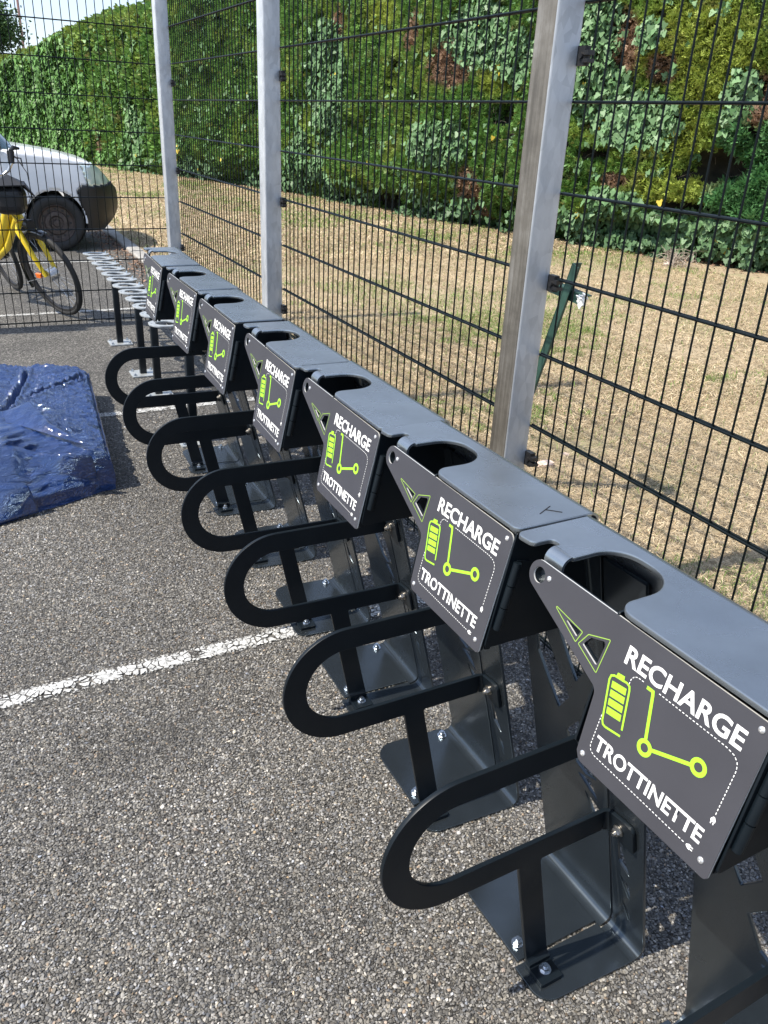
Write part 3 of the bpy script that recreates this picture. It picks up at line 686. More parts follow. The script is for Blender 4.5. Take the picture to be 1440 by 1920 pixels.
# ------------------------------------------------------------------ ring rack
M_RING = simple('galvanised_ring', (0.44, 0.46, 0.46), 0.38, metal=0.5, var=0.18, scale=60)
rack = empty('scooter_ring_rack', (.815, 4.8, 0)); tag(rack, 'low rack of pale metal rings on black posts behind the charging stations', 'scooter rack')
def RL(x, y_, z): return Vector((x - .815, y_ - 4.8, z))
pl4 = plate('base_plate', [fillet([(-.07, -.065, .008), (.07, -.065, .008), (.07, .065, .008), (-.07, .065, .008)], 4)], .008, Matrix.Translation((0, 0, .005)), M_RING, .001)
mbz = MB(); bolt(mbz, (0, 0, 0), (0, 0, 1), .9); bz = mbz.mesh('plate_bolt', M_ZINC, 30)
pt_ = plate('post', [fillet([(-.018, -.018, .003), (.018, -.018, .003), (.018, .018, .003), (-.018, .018, .003)], 2)], .455, Matrix.Translation((0, 0, .4555 / 2 + .004)), M_PAINT_SHADED, .0006)
for y_ in (5.36, 4.63, 4.23, 3.49):
    p = obj('post', pt_, rack); p.location = RL(.815, y_, .005)
    b = obj('base_plate', pl4, rack); b.location = RL(.815, y_, 0)
    for sx in (-.052, .052):
        for sy in (-.048, .048): o = obj('plate_bolt', bz, b); o.location = (sx, sy, .009)
obj('rail', MB().box(RL(.842, 4.8, .452), (.03, 2.35, .03)).mesh('rail', M_PAINT_SHADED), rack)
ringm = plate('ring', [fillet([(-.078, -.022, .02), (-.050, -.064, .045), (.050, -.064, .045), (.088, -.022, .016), (.088, .022, .016), (.050, .064, .045), (-.050, .064, .045), (-.078, .022, .02)], 5),
                       [(x * 1.08, y_ * .92) for x, y_ in circle(.0, 0, .045, 30)], circle(-.063, 0, .005, 10)], .008, Matrix.Identity(4), M_RING, .001)
for i in range(12):
    o = obj('ring', ringm, rack); yy = 5.86 - i * .1895; o.location = RL(.785, yy, .482 + random.uniform(-.002, .002)); o.rotation_euler = (0, math.radians(1.5), random.uniform(-.04, .04))
    b = obj('ring_bolt', bz, o); b.location = (.068, .012, .004)

# ------------------------------------------------------------------ blue tarpaulin over a flat load
def mat_tarp():
    m, nt, n, l, b = new_mat('blue_tarpaulin')
    t = n.new('ShaderNodeTexCoord')
    mp_ = N(n, 'ShaderNodeMapping'); mp_.inputs['Scale'].default_value = (0.5, 1.8, 1.0); mp_.inputs['Rotation'].default_value = (0, 0, -.15); l.new(t.outputs['Object'], mp_.inputs[0])
    w = N(n, 'ShaderNodeTexNoise', Scale=34.0, Detail=6.0, Roughness=0.6, Distortion=1.2); l.new(mp_.outputs[0], w.inputs['Vector'])
    ri = N(n, 'ShaderNodeMapRange'); ri.inputs['From Min'].default_value = .5; ri.inputs['From Max'].default_value = .62; 
    ab = N(n, 'ShaderNodeMath', operation='SUBTRACT'); ab.inputs[1].default_value = .5; l.new(w.outputs[0], ab.inputs[0])
    ab2 = N(n, 'ShaderNodeMath', operation='ABSOLUTE'); l.new(ab.outputs[0], ab2.inputs[0])
    bp = N(n, 'ShaderNodeBump', Strength=1.0, Distance=0.045); bp.invert = True; l.new(ab2.outputs[0], bp.inputs['Height'])
    we = N(n, 'ShaderNodeTexWave', Scale=220.0); l.new(t.outputs['Object'], we.inputs['Vector'])
    bp2 = N(n, 'ShaderNodeBump', Strength=0.12, Distance=0.001); l.new(we.outputs[0], bp2.inputs['Height']); l.new(bp.outputs[0], bp2.inputs['Normal']); l.new(bp2.outputs[0], b.inputs['Normal'])
    cn = N(n, 'ShaderNodeTexNoise', Scale=6.0, Detail=4.0); l.new(t.outputs['Object'], cn.inputs['Vector'])
    r = ramp(n, [(0.3, (0.0015, 0.022, 0.13)), (0.7, (0.003, 0.036, 0.20))]); l.new(cn.outputs[0], r.inputs[0]); l.new(r.outputs[0], b.inputs['Base Color'])
    b.inputs['Roughness'].default_value = 0.30; b.inputs['Specular IOR Level'].default_value = 1.0; b.inputs['Specular Tint'].default_value = (.55, .78, 1, 1); b.inputs['Coat Weight'].default_value = 1.0; b.inputs['Coat Roughness'].default_value = 0.06; b.inputs['Coat IOR'].default_value = 1.65
    return m
M_TARP = mat_tarp()
tarp = empty('tarpaulin_bundle', (-.2, 3.5, 0)); tag(tarp, 'crumpled blue tarpaulin wrapped round a flat load on the asphalt', 'tarpaulin')
def ridge(x, y_, seed, octs=4): return 1 - np.abs(2 * fbm(x, y_, seed=seed, octs=octs) - 1)
def crumple(x, y_, seed, f0, n=7, warp=.35, an=(1, 1)):
    r = np.random.default_rng(seed); o = 0; tot = 0
    for i in range(n):
        a = r.uniform(0, PI); f = f0 * 1.35 ** i * r.uniform(.8, 1.2); w = 1 / 1.25 ** i
        ph = (x * math.cos(a) * an[0] + y_ * math.sin(a) * an[1]) * f + r.random() + warp * (fbm(x * f0 * 1.1 + i, y_ * f0 * 1.1, seed=seed + i, octs=2) - .5) * 3
        m_ = np.clip(vnoise(x * f0 * .8 + 7 * i, y_ * f0 * .8, seed=seed + 50 + i) * 2 - .6, 0, 1)
        o = o + w * m_ * np.abs((ph % 1) * 2 - 1); tot += w * .5
    return o / tot
def segd(x, y_, pts):
    d = np.full(x.shape, 9.0)
    for (x0, y0), (x1, y1) in zip(pts, pts[1:]):
        L2 = (x1 - x0) ** 2 + (y1 - y0) ** 2; k = np.clip(((x - x0) * (x1 - x0) + (y_ - y0) * (y1 - y0)) / L2, 0, 1); d = np.minimum(d, np.hypot(x - x0 - k * (x1 - x0), y_ - y0 - k * (y1 - y0)))
    return d
def tarp_surface():
    xs = np.array([.405, .36, .20, .06, -.12, -.35, -.7, -1.1])
    bot = np.array([3.075, 3.07, 3.00, 2.94, 2.855, 2.76, 2.60, 2.40]); fx = xs + np.array([-.012, -.012, 0, -.01, 0, 0, 0, 0])
    rdx = np.array([.385, .33, .215, .10, -.05, -.3, -.7, -1.1]); rdy = np.array([3.085, 3.085, 3.17, 3.30, 3.40, 3.35, 3.2, 3.1]); rdz = np.array([.15, .165, .20, .225, .25, .27, .27, .25])
    bkx = np.array([.475, .43, .28, .14, -.05, -.3, -.7, -1.1]); bky = np.array([4.28, 4.30, 4.33, 4.40, 4.36, 4.40, 4.42, 4.42]); bkz = np.array([.145, .165, .18, .17, .19, .18, .18, .17])
    k = np.linspace(0, 1, 8); nu = 330
    U = np.concatenate([-np.linspace(.25, 0, 40, endpoint=False), np.linspace(0, 1, nu)]); uc = np.clip(U, 0, 1)
    nv = 340; V_ = np.linspace(0, 1, nv)
    def I(a): return np.interp(uc, k, a)[None, :] * np.ones((nv, 1))
    v = V_[:, None] * np.ones((1, len(U)))
    a = np.clip(v / .30, 0, 1); b_ = np.clip((v - .30) / .60, 0, 1); c = np.clip((v - .90) / .10, 0, 1)
    ease = lambda q, p: 1 - (1 - q) ** p
    x = I(fx) + (I(rdx) - I(fx)) * a + (I(bkx) - I(rdx)) * b_
    y_ = I(bot) + (I(rdy) - I(bot)) * a ** 1.25 + (I(bky) - I(rdy)) * b_ + .03 * c
    z = I(rdz) * ease(a, 1.35) + (I(bkz) - I(rdz)) * (b_ ** .8) - (I(bkz)) * c ** 1.6 - .012 * np.sin(b_ * PI) 
    # fine ripples across the lit top, bigger folds on the slack front
    top = np.clip((v - .28) / .05, 0, 1) * (1 - c)
    rp_ = ridge(x * 7 + y_ * 2.0, y_ * 30 + x * 4, 21, 4); rp2 = ridge(x * 16, y_ * 46 - x * 10, 23, 3)
    z = z + top * (.0230 * (rp_ ** 3 - .4) + .0130 * (rp2 ** 2.5 - .4) + .014 * (crumple(x, y_, 9, 3.0, 6, .3, (.6, 1.5)) - .5) + .006 * (crumple(x, y_, 10, 12, 4, .4, (.35, 1.6)) - .5))
    fr = (1 - np.clip((v - .22) / .10, 0, 1)) * np.clip(v / .04, 0, 1)
    fo = ridge((x + y_ * .9) * 6, (y_ - x * .5) * 3, 44, 4); fo2 = ridge(x * 5 + y_ * 9, y_ * 7 - x * 12, 48, 4)
    lft = np.clip((.34 - x) / .25, .25, 1)
    xr_ = x * .9 + (y_ + z) * .45; yr_ = (y_ + z) * .9 - x * .45; cr1 = crumple(xr_, yr_, 5, 3.0, 7, .3, (.35, 1.5)); cr2 = crumple(xr_, yr_, 6, 8.0, 5, .3, (.4, 1.4)); dd = .070 * (cr1 - .5) + .022 * (cr2 - .5); z = z + fr * lft * dd * .8; y_ = y_ - fr * lft * dd * .7
    # open pleats in the wrapping
    for pts, wd, dp in (([(.165, 3.79), (.32, 3.97), (.435, 4.13)], .016, .045), ([(.015, 3.36), (.07, 3.58), (.095, 3.73), (.166, 4.085), (.19, 4.26)], .013, .035)):
        d = segd(x, y_, pts); z = z - top * dp * np.clip(1 - d / wd, 0, 1) ** .6 + top * .012 * np.exp(-((d - wd * 1.5) / (wd * .8)) ** 2)
    # fold the sheet down along the right hand side
    s_ = np.clip(-U / .25, 0, 1)[None, :] * np.ones((nv, 1)); z0 = z.copy()
    z = z * (1 - s_); x = x + .010 * np.sin(np.clip(s_, 0, 1) * PI) * np.clip(z0 / .1, 0, 1) + .006 * (ridge(y_ * 9, s_ * 2, 51, 3) - .6) * (s_ > 0)
    rnd = np.clip(1 - uc / .045, 0, 1)[None, :] * (s_ <= 0); z = z - .018 * rnd ** 2 * np.clip(z0 / .1, 0, 1)
    z = np.maximum(z, .003)
    P = np.stack([x + .2, y_ - 3.5, z], -1).reshape(-1, 3); nc = len(U)
    i = np.arange(nv - 1)[:, None] * nc + np.arange(nc - 1)[None]; F = np.stack([i, i + nc, i + nc + 1, i + 1], -1).reshape(-1, 4)
    return np_mesh('cover', P, F, M_TARP, sm=True)
obj('cover', tarp_surface(), tarp)
def flap(A, B, name, seed, lift, cr_=.03):
    """a folded-over flap: loft between two edge curves with creases"""
    n = 80; m = 40
    def cr(P, t):
        k = t * (len(P) - 1); i = np.minimum(k.astype(int), len(P) - 2); f = (k - i)[:, None]; return P[i] * (1 - f) + P[i + 1] * f
    A = np.array(A, float); B = np.array(B, float); t = np.linspace(0, 1, n); a = cr(A, t); b = cr(B, t); s = np.linspace(0, 1, m)[:, None, None]
    P = a[None] * (1 - s) + b[None] * s; sag = np.sin(np.linspace(0, 1, m) * PI)[:, None]
    xr_ = P[..., 0] * .85 + P[..., 1] * .5; yr_ = P[..., 1] * .85 - P[..., 0] * .5 - P[..., 2]; fo = .25 + crumple(xr_, yr_, seed, 4.0, 7, .3, (.3, 1.5))
    P[..., 2] += lift * sag + cr_ * (fo - .7) * (sag + .1); P[..., 1] -= cr_ * (fo - .7) * sag
    P[..., 0] += .2; P[..., 1] -= 3.5; P[..., 2] = np.maximum(P[..., 2], .004)
    i = np.arange(m - 1)[:, None] * n + np.arange(n - 1)[None]; F = np.stack([i, i + 1, i + n + 1, i + n], -1).reshape(-1, 4)
    o = obj(name, np_mesh(name, P.reshape(-1, 3), F, M_TARP, sm=True), tarp); sl = o.modifiers.new('s', 'SOLIDIFY'); sl.thickness = .0012
# upright corner of the overlap, and two loose folds lying on the front
flap([(-.02, 3.40, .235), (.08, 3.30, .235), (.20, 3.18, .215), (.30, 3.10, .195)], [(.06, 3.40, .262), (.145, 3.42, .285), (.20, 3.24, .245), (.30, 3.11, .200)], 'folded_corner', 67, .006, .012)
flap([(-1.0, 3.05, .25), (-.45, 3.20, .27), (-.10, 3.24, .25), (.10, 3.13, .19), (.30, 3.07, .12)], [(-1.0, 2.62, .13), (-.50, 2.86, .14), (-.15, 3.00, .13), (.08, 3.03, .10), (.33, 3.06, .06)], 'folded_flap', 61, .045, .085)
flap([(-1.0, 2.75, .17), (-.4, 3.0, .17), (-.12, 3.02, .14), (.05, 3.00, .09)], [(-1.05, 2.40, .02), (-.42, 2.70, .02), (-.12, 2.86, .015), (.10, 2.94, .015)], 'folded_flap', 71, .055, .085)

# ------------------------------------------------------------------ hedge
HP = np.array([(10.4, -1), (9.6, 2), (8.05, 6.4), (7.15, 8.6), (6.4, 11.3), (5.75, 15.9), (4.7, 19), (3.8, 22.2), (2.6, 27), (.9, 34), (-2, 44)], float)
HT = np.r_[0, np.cumsum(np.hypot(*np.diff(HP, axis=0).T))]
def hpos(t):
    return np.interp(t, HT, HP[:, 0]), np.interp(t, HT, HP[:, 1])
def hnorm(t):
    x0, y0 = hpos(t - .6); x1, y1 = hpos(t + .6); dx, dy = x1 - x0, y1 - y0; ln = np.hypot(dx, dy); return -dy / ln, dx / ln
def htop(t): return np.interp(t, [0, 14, 20, 23.1, 26.9, 29.7, 32.2, 40, 55], [4.1, 4.1, 3.9, 3.50, 3.20, 2.88, 2.60, 2.5, 2.4]) + .16 * (fbm(t * 1.6, t * 0, seed=77) - .5)
PATCH = [('brown',12.68,2.13,0.37,0.30),('brown',12.26,0.37,0.24,0.46),('brown',10.04,2.26,0.29,0.37),('brown',10.22,1.47,0.15,0.12),('brown',9.85,0.84,0.20,0.09),('brown',8.30,1.74,0.21,0.26),('brown',15.60,2.64,0.13,0.39),('brown',13.48,2.54,0.13,0.23),('brown',9.47,2.04,0.19,0.15),('brown',25.47,0.40,0.20,0.54),('brown',8.60,0.03,0.30,0.14),
 ('cav',8.64,1.05,0.38,0.20),('cav',14.48,0.17,0.44,0.16),('cav',10.19,1.12,0.23,0.09),('cav',9.54,0.34,0.57,0.12),('cav',17.02,-0.14,0.51,0.12),('cav',12.22,0.04,0.58,0.12),('cav',11.72,1.52,0.22,0.14),('cav',8.85,0.59,0.47,0.09),
 ('yel',9.16,2.30,0.88,0.50),('yel',9.28,1.39,0.58,0.34),('yel',8.78,1.94,0.58,0.35),('yel',9.16,0.83,0.55,0.22),('yel',14.39,2.79,0.50,0.24),('yel',11.87,1.93,0.27,0.21),
 ('ivy',15.91,1.95,0.56,0.90),('ivy',17.02,0.74,0.35,0.59),('ivy',12.23,2.49,0.49,0.39),('ivy',11.59,2.17,0.30,0.34),('ivy',12.88,1.11,0.63,0.29),('ivy',10.32,2.43,0.27,0.44),('ivy',10.17,1.82,0.40,0.32),('ivy',9.73,1.52,0.59,0.31),('ivy',9.81,0.63,0.41,0.13),('ivy',8.48,1.79,0.18,0.29),('ivy',8.73,0.34,1.25,0.24),('ivy',16.23,0.35,0.31,0.67),('ivy',9.89,0.27,0.50,0.20),('ivy',12.98,-0.16,1.63,0.30),('ivy',9.61,2.41,0.19,0.18),('ivy',28.21,1.45,1.99,1.74),('ivy',31.5,1.3,2.5,1.6),('ivy',23.40,0.85,0.47,0.75),('fir',8.24,1.01,0.37,0.53),('fir',8.15,0.52,0.37,0.30)]
def field(kind, t, z):
    f = np.zeros_like(t)
    for k, a, b, ra, rb in PATCH:
        if k == kind: f = np.maximum(f, 1 - np.sqrt(((t - a) / (ra * 1.25)) ** 2 + ((z - b) / (rb * 1.25)) ** 2))
    return f
def hdisp(t, z):
    d = .34 * (fbm(t * .9, z * .9, seed=1) - .5) + .30 * (fbm(t * 2.6, z * 2.6, seed=2, octs=3) - .5)
    d += -.35 * np.clip(field('cav', t, z), 0, .5) * 2 - .10 * np.clip(field('brown', t, z), 0, .5)
    d += -.42 * np.clip((.62 - z) / .5, 0, 1) ** 1.2 * (t < 22)
    d += -.5 * np.clip((z - htop(t) + .35) / .35, 0, 1) ** 2
    return d
def surf(t, z, out=0.0):
    x, y_ = hpos(t); nx, ny = hnorm(t); d = hdisp(t, z) + out
    return np.stack([x + nx * d, y_ + ny * d, z], -1)
hedge = empty('hedge', (6.5, 12, 0)); tag(hedge, 'tall clipped conifer hedge overgrown with ivy beyond the dry lawn', 'hedge')
HO = np.array([6.5, 12, 0.])
# dark solid core that blocks light, inner shade put into its colour
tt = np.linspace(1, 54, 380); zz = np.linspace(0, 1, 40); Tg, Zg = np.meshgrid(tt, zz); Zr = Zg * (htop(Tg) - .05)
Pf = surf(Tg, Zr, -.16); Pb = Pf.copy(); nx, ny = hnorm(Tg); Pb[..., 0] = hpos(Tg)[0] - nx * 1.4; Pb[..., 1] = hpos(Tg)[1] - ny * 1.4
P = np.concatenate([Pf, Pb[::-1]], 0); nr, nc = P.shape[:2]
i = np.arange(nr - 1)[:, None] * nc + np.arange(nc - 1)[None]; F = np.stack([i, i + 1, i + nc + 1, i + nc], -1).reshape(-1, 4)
M_CORE = simple('shaded_core', (0.030, 0.026, 0.016), 0.9, var=0.5, scale=14, bump=1.0, bscale=30)
obj('shade_core', np_mesh('shade_core', P.reshape(-1, 3) - HO, F, M_CORE), hedge)
def scatter(n, t0, t1, dens=None):
    t = RNG.uniform(t0, t1, n); z = RNG.uniform(0.0, 1, n) * (htop(t) + .06); 
    P = surf(t, z, 0.0); k = in_view(P, 250); return t[k], z[k]
def sprigs(n, t0, t1, size, tri=3):
    t, z = scatter(n, t0, t1)
    br = field('brown', t, z) + .35 * (fbm(t * 6, z * 6, seed=8) - .5); cav = .8 * field('cav', t, z) + 1.0 * (fbm(t * 5, z * 5, seed=9) - .5) * (field('cav', t, z) > -.3); iv = field('ivy', t, z) + .5 * (fbm(t * 5, z * 5, seed=10) - .5)
    hol = fbm(t * 3.2, z * 3.2, seed=12, octs=3)
    keep = (cav < .22) & (hol > .22) & ((br < .1) | (RNG.random(t.size) < .55)) & ((iv < .25) | (RNG.random(t.size) < .35))
    t, z, br, iv = t[keep], z[keep], br[keep], iv[keep]; m = t.size
    dep = RNG.uniform(-.13, .045, m) - .05 * (iv > .2); P = surf(t, z, dep)
    nx, ny = hnorm(t)
    ax = np.stack([nx + RNG.normal(0, .55, m), ny + RNG.normal(0, .55, m), RNG.normal(.45, .5, m)], -1); ax /= np.linalg.norm(ax, axis=1)[:, None]
    rn = RNG.normal(0, 1, (m, 3)); w = np.cross(ax, rn); w /= np.linalg.norm(w, axis=1)[:, None]
    fir = field('fir', t, z) > 0
    s = size * RNG.uniform(.6, 1.25, m) * np.where(fir, 1.7, 1)
    V = []; F = []
    fan = [(-.55, .75, .16), (0, 1.0, .17), (.55, .72, .16)] if tri == 3 else [(0, 1, .38)]
    for (o_, l_, w_) in fan:
        d = ax * l_ + w * o_; d *= s[:, None]; side = np.cross(d, np.cross(ax, w)); side /= np.linalg.norm(side, axis=1)[:, None]
        mid = P + d * .55
        V += [P, mid + side * (s * w_ * .8)[:, None], P + d, mid - side * (s * w_ * .8)[:, None]]
    nf = len(fan); V = np.stack(V, 1)
    F = np.stack([np.arange(m) * 4 * nf + 4 * j for j in range(nf)], 1).reshape(-1, 1) + np.array([[0, 1, 2, 3]])
    cl = fbm(t * 2.2, z * 2.2, seed=14); fine = RNG.uniform(.7, 1.35, m)
    g = np.array([.135, .265, .062]); yl = np.array([.33, .40, .080]); brn = np.array([.33, .215, .145]); dk = np.array([.080, .190, .070]); olive = np.array([.20, .22, .045])
    yw = np.clip(field('yel', t, z) * 2.2, 0, 1); yw = np.maximum(yw, np.clip((cl - .58) * 3, 0, .55)); bw = np.clip((br - .05) * 6, 0, 1)
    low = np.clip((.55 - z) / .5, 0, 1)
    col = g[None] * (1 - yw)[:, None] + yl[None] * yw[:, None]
    col = np.where((RNG.random(m) < .07)[:, None], olive, col)
    col = np.where(fir[:, None], dk * 1.25, col)
    topg = np.clip((t - 24) / 3, 0, 1) * np.clip((z - htop(t) + .7) / .6, 0, 1); col = col * (1 - topg)[:, None] + np.array([.22, .27, .04]) * topg[:, None]
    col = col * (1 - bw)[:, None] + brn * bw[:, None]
    col = col * (1 - .35 * low[:, None]) * fine[:, None]  # shade of the undercut hedge foot taken off the sprig colour
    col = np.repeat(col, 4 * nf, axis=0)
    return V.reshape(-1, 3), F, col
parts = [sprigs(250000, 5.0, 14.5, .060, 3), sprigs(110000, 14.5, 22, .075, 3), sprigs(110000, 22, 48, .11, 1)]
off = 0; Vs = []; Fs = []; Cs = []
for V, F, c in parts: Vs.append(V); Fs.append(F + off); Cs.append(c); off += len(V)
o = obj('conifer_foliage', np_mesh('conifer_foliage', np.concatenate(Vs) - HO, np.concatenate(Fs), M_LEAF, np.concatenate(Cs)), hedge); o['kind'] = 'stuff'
print('sprig faces', sum(len(f) for f in Fs))
# ivy
LEAF2 = np.array([(0, 0), (.42, -.12), (.50, .22), (.34, .38), (.30, .66), (0, 1.0), (-.30, .66), (-.34, .38), (-.50, .22), (-.42, -.12)])
def ivy(n, t0, t1, size, thr):
    t, z = scatter(n, t0, t1)
    f = field('ivy', t, z) + .55 * (fbm(t * 4.2, z * 4.2, seed=10) - .5) + .35 * (fbm(t * 12, z * 12, seed=16) - .5)
    k = (f > thr) | ((z < .42 + .3 * (fbm(t * 2, z, seed=18) - .5)) & (RNG.random(t.size) < .40) & (fbm(t * 2.6, z * 4, seed=19) > .50)) | (RNG.random(t.size) < .010)
    t, z = t[k], z[k]; m = t.size
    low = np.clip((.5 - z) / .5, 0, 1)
    P = surf(t, z, RNG.uniform(-.02, .09, m) + low * .30 * RNG.random(m)); nx, ny = hnorm(t)
    nrm = np.stack([nx + RNG.normal(0, .40, m), ny + RNG.normal(0, .40, m), .35 + RNG.normal(0, .38, m)], -1); nrm /= np.linalg.norm(nrm, axis=1)[:, None]
    dn = np.stack([RNG.normal(0, .45, m), RNG.normal(0, .45, m), -1 + RNG.normal(0, .3, m)], -1); dn -= nrm * (dn * nrm).sum(1)[:, None]; dn /= np.linalg.norm(dn, axis=1)[:, None]
    sd = np.cross(nrm, dn); s = size * RNG.uniform(.55, 1.2, m)
    L2 = LEAF2; V = P[:, None] + s[:, None, None] * (L2[None, :, 0, None] * sd[:, None] + L2[None, :, 1, None] * dn[:, None] + (np.abs(L2[None, :, 0, None]) * .35 - .1 * L2[None, :, 1, None] ** 2) * nrm[:, None] * .8)
    F = np.arange(m)[:, None] * len(L2) + np.arange(len(L2))[None]
    a = np.array([.090, .190, .070]); b = np.array([.165, .285, .13]); q = RNG.random(m)[:, None]
    col = (a * (1 - q) + b * q) * RNG.uniform(.7, 1.15, m)[:, None]
    yel = RNG.random(m) < .006; col[yel] = (.55, .42, .05)
    dark = low[:, None] * .85; col = col * (1 - dark) + np.array([.050, .105, .045]) * dark  # darker green ground ivy, with the shade of the hedge foot mixed in
    far = np.clip((t - 22) / 3, 0, 1)[:, None]; col = col * (1 - far) + np.array([.10, .215, .05]) * RNG.uniform(.5, 1.5, m)[:, None] * far
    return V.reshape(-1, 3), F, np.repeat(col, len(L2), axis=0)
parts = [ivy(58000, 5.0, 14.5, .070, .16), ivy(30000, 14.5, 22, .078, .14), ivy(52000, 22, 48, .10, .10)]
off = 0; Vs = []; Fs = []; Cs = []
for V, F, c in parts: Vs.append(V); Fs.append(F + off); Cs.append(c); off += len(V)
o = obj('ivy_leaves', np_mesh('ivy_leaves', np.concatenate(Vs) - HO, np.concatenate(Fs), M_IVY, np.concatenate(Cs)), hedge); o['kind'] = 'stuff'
print('ivy leaves', sum(len(f) for f in Fs))
# bare twigs in the hollows
mb = MB(); M_TWIG = simple('bare_twig', (0.20, 0.16, 0.12), 0.8, var=0.3)
for i in range(320):
    k = random.choice([p for p in PATCH if p[0] in ('cav', 'brown')]); t = np.array([k[1] + random.gauss(0, k[3])]); z = np.array([max(.02, k[2] + random.gauss(0, k[4]))])
    p = Vector(surf(t, z, -.12)[0] - HO); nx, ny = hnorm(t); d = Vector((nx[0] + random.gauss(0, .9), ny[0] + random.gauss(0, .9), random.gauss(.2, .7))).normalized()
    pts = [p]; 
    for j in range(3): d = (d + Vector([random.gauss(0, .35) for _ in range(3)])).normalized(); pts.append(pts[-1] + d * random.uniform(.04, .11))
    mb.tube(pts, [.004, .003, .002, .001], 3)
o = obj('bare_twigs', mb.mesh('bare_twigs', M_TWIG), hedge); o['kind'] = 'stuff'

# tangle of dead roots at the hedge foot
mb = MB(); bt = np.array([8.62]); bx_, by_ = hpos(bt); c0 = Vector((bx_[0] - .38, by_[0] - .05, 0))
for i in range(90):
    a = random.uniform(0, 2 * PI); d = Vector((math.cos(a) * .7, math.sin(a) * .7, random.uniform(.2, 1.1))).normalized(); p = Vector((random.gauss(0, .08), random.gauss(0, .10), random.uniform(0, .12))); pts = [p]
    for j in range(4): d = (d + Vector([random.gauss(0, .55) for _ in range(3)])).normalized(); p = p + d * random.uniform(.03, .08); p.z = max(p.z, .01); pts.append(p)
    mb.tube(pts, [.005, .004, .003, .002, .001], 3)
o = obj('dead_shrub', mb.mesh('dead_shrub', simple('dead_twig', (.30, .25, .20), .85, var=.3))); o.location = c0
tag(o, 'grey tangle of dead twigs at the foot of the hedge', 'dead shrub')

# ------------------------------------------------------------------ dry lawn
def blades(n, x0, x1, y0, y1, ln, wd, near):
    X = RNG.uniform(x0, x1, n); Y = RNG.uniform(y0, y1, n)
    hx = np.interp(Y, HP[:, 1], HP[:, 0]); k = (X < hx + .3) & in_view(np.c_[X, Y, X * 0], 80); X, Y = X[k], Y[k]; m = X.size
    gr = fbm(X * .9 + 5, Y * .9, seed=50, octs=4); fine = fbm(X * 7, Y * 7, seed=53, octs=3)
    gr = gr + .10 * np.exp(-((X - 3.2) / 1.3) ** 2 - ((Y - 6.5) / 2.2) ** 2); bare = fbm(X * 2.5, Y * 2.5, seed=57, octs=3)
    k = (bare > .30) | (RNG.random(m) < .45); bare2 = bare[k]; X, Y, gr, fine = X[k], Y[k], gr[k], fine[k]; m = X.size
    green = (gr + .35 * (fine - .5) > .60) & (RNG.random(m) < .45) | (RNG.random(m) < .04)
    a = RNG.uniform(0, 2 * PI, m); el = np.where(green, RNG.uniform(.4, 1.3, m), RNG.uniform(.02, .65, m)); s = ln * RNG.uniform(.5, 1.4, m)
    d = np.stack([np.cos(a) * np.cos(el), np.sin(a) * np.cos(el), np.sin(el)], -1); b2 = a + RNG.normal(0, .7, m)
    d2 = np.stack([np.cos(b2), np.sin(b2), np.sin(el) * .2 - .25], -1); side = np.stack([-np.sin(a), np.cos(a), RNG.normal(0, .3, m)], -1) * (wd * RNG.uniform(.6, 1.3, m))[:, None]
    P0 = np.stack([X, Y, np.full(m, .012) + RNG.uniform(0, .012, m)], -1); P1 = P0 + d * (s * .55)[:, None]; P2 = P1 + d2 * (s * .5)[:, None]; P2[:, 2] = np.maximum(P2[:, 2], .014)
    V = np.stack([P0 - side, P0 + side, P1 + side * .8, P1 - side * .8, P2], 1).reshape(-1, 3); base = (np.arange(m) * 5)[:, None]
    F = np.concatenate([base + np.array([[0, 1, 2]]), base + np.array([[0, 2, 3]]), base + np.array([[3, 2, 4]])])
    q = RNG.random(m)[:, None]; col = np.array([.48, .36, .21]) * (1 - q) + np.array([.80, .67, .46]) * q
    col *= RNG.uniform(.55, 1.05, m)[:, None]; col[RNG.random(m) < .20] *= .42; col *= (.72 + .5 * np.clip(bare2 * 1.1, 0, 1))[:, None]
    col = np.where(green[:, None], np.array([.14, .21, .05]) * RNG.uniform(.6, 1.5, m)[:, None], col)
    return V, F, np.repeat(col, 5, axis=0)
parts = [blades(150000, 1.72, 4.2, .4, 5.5, .042, .0011, 1), blades(150000, 1.72, 7.5, 3.0, 10.5, .055, .0019, 0), blades(120000, 1.72, 7.5, 8, 24, .075, .0045, 0)]
off = 0; Vs = []; Fs = []; Cs = []
for V, F, c in parts: Vs.append(V); Fs.append(F + off); Cs.append(c); off += len(V)
o = obj('dry_grass', np_mesh('dry_grass', np.concatenate(Vs), np.concatenate(Fs), M_STRAW, np.concatenate(Cs)))
tag(o, 'sun dried straw coloured grass with green patches behind the fence', 'grass', kind='stuff')
print('blade tris', sum(len(f) for f in Fs))

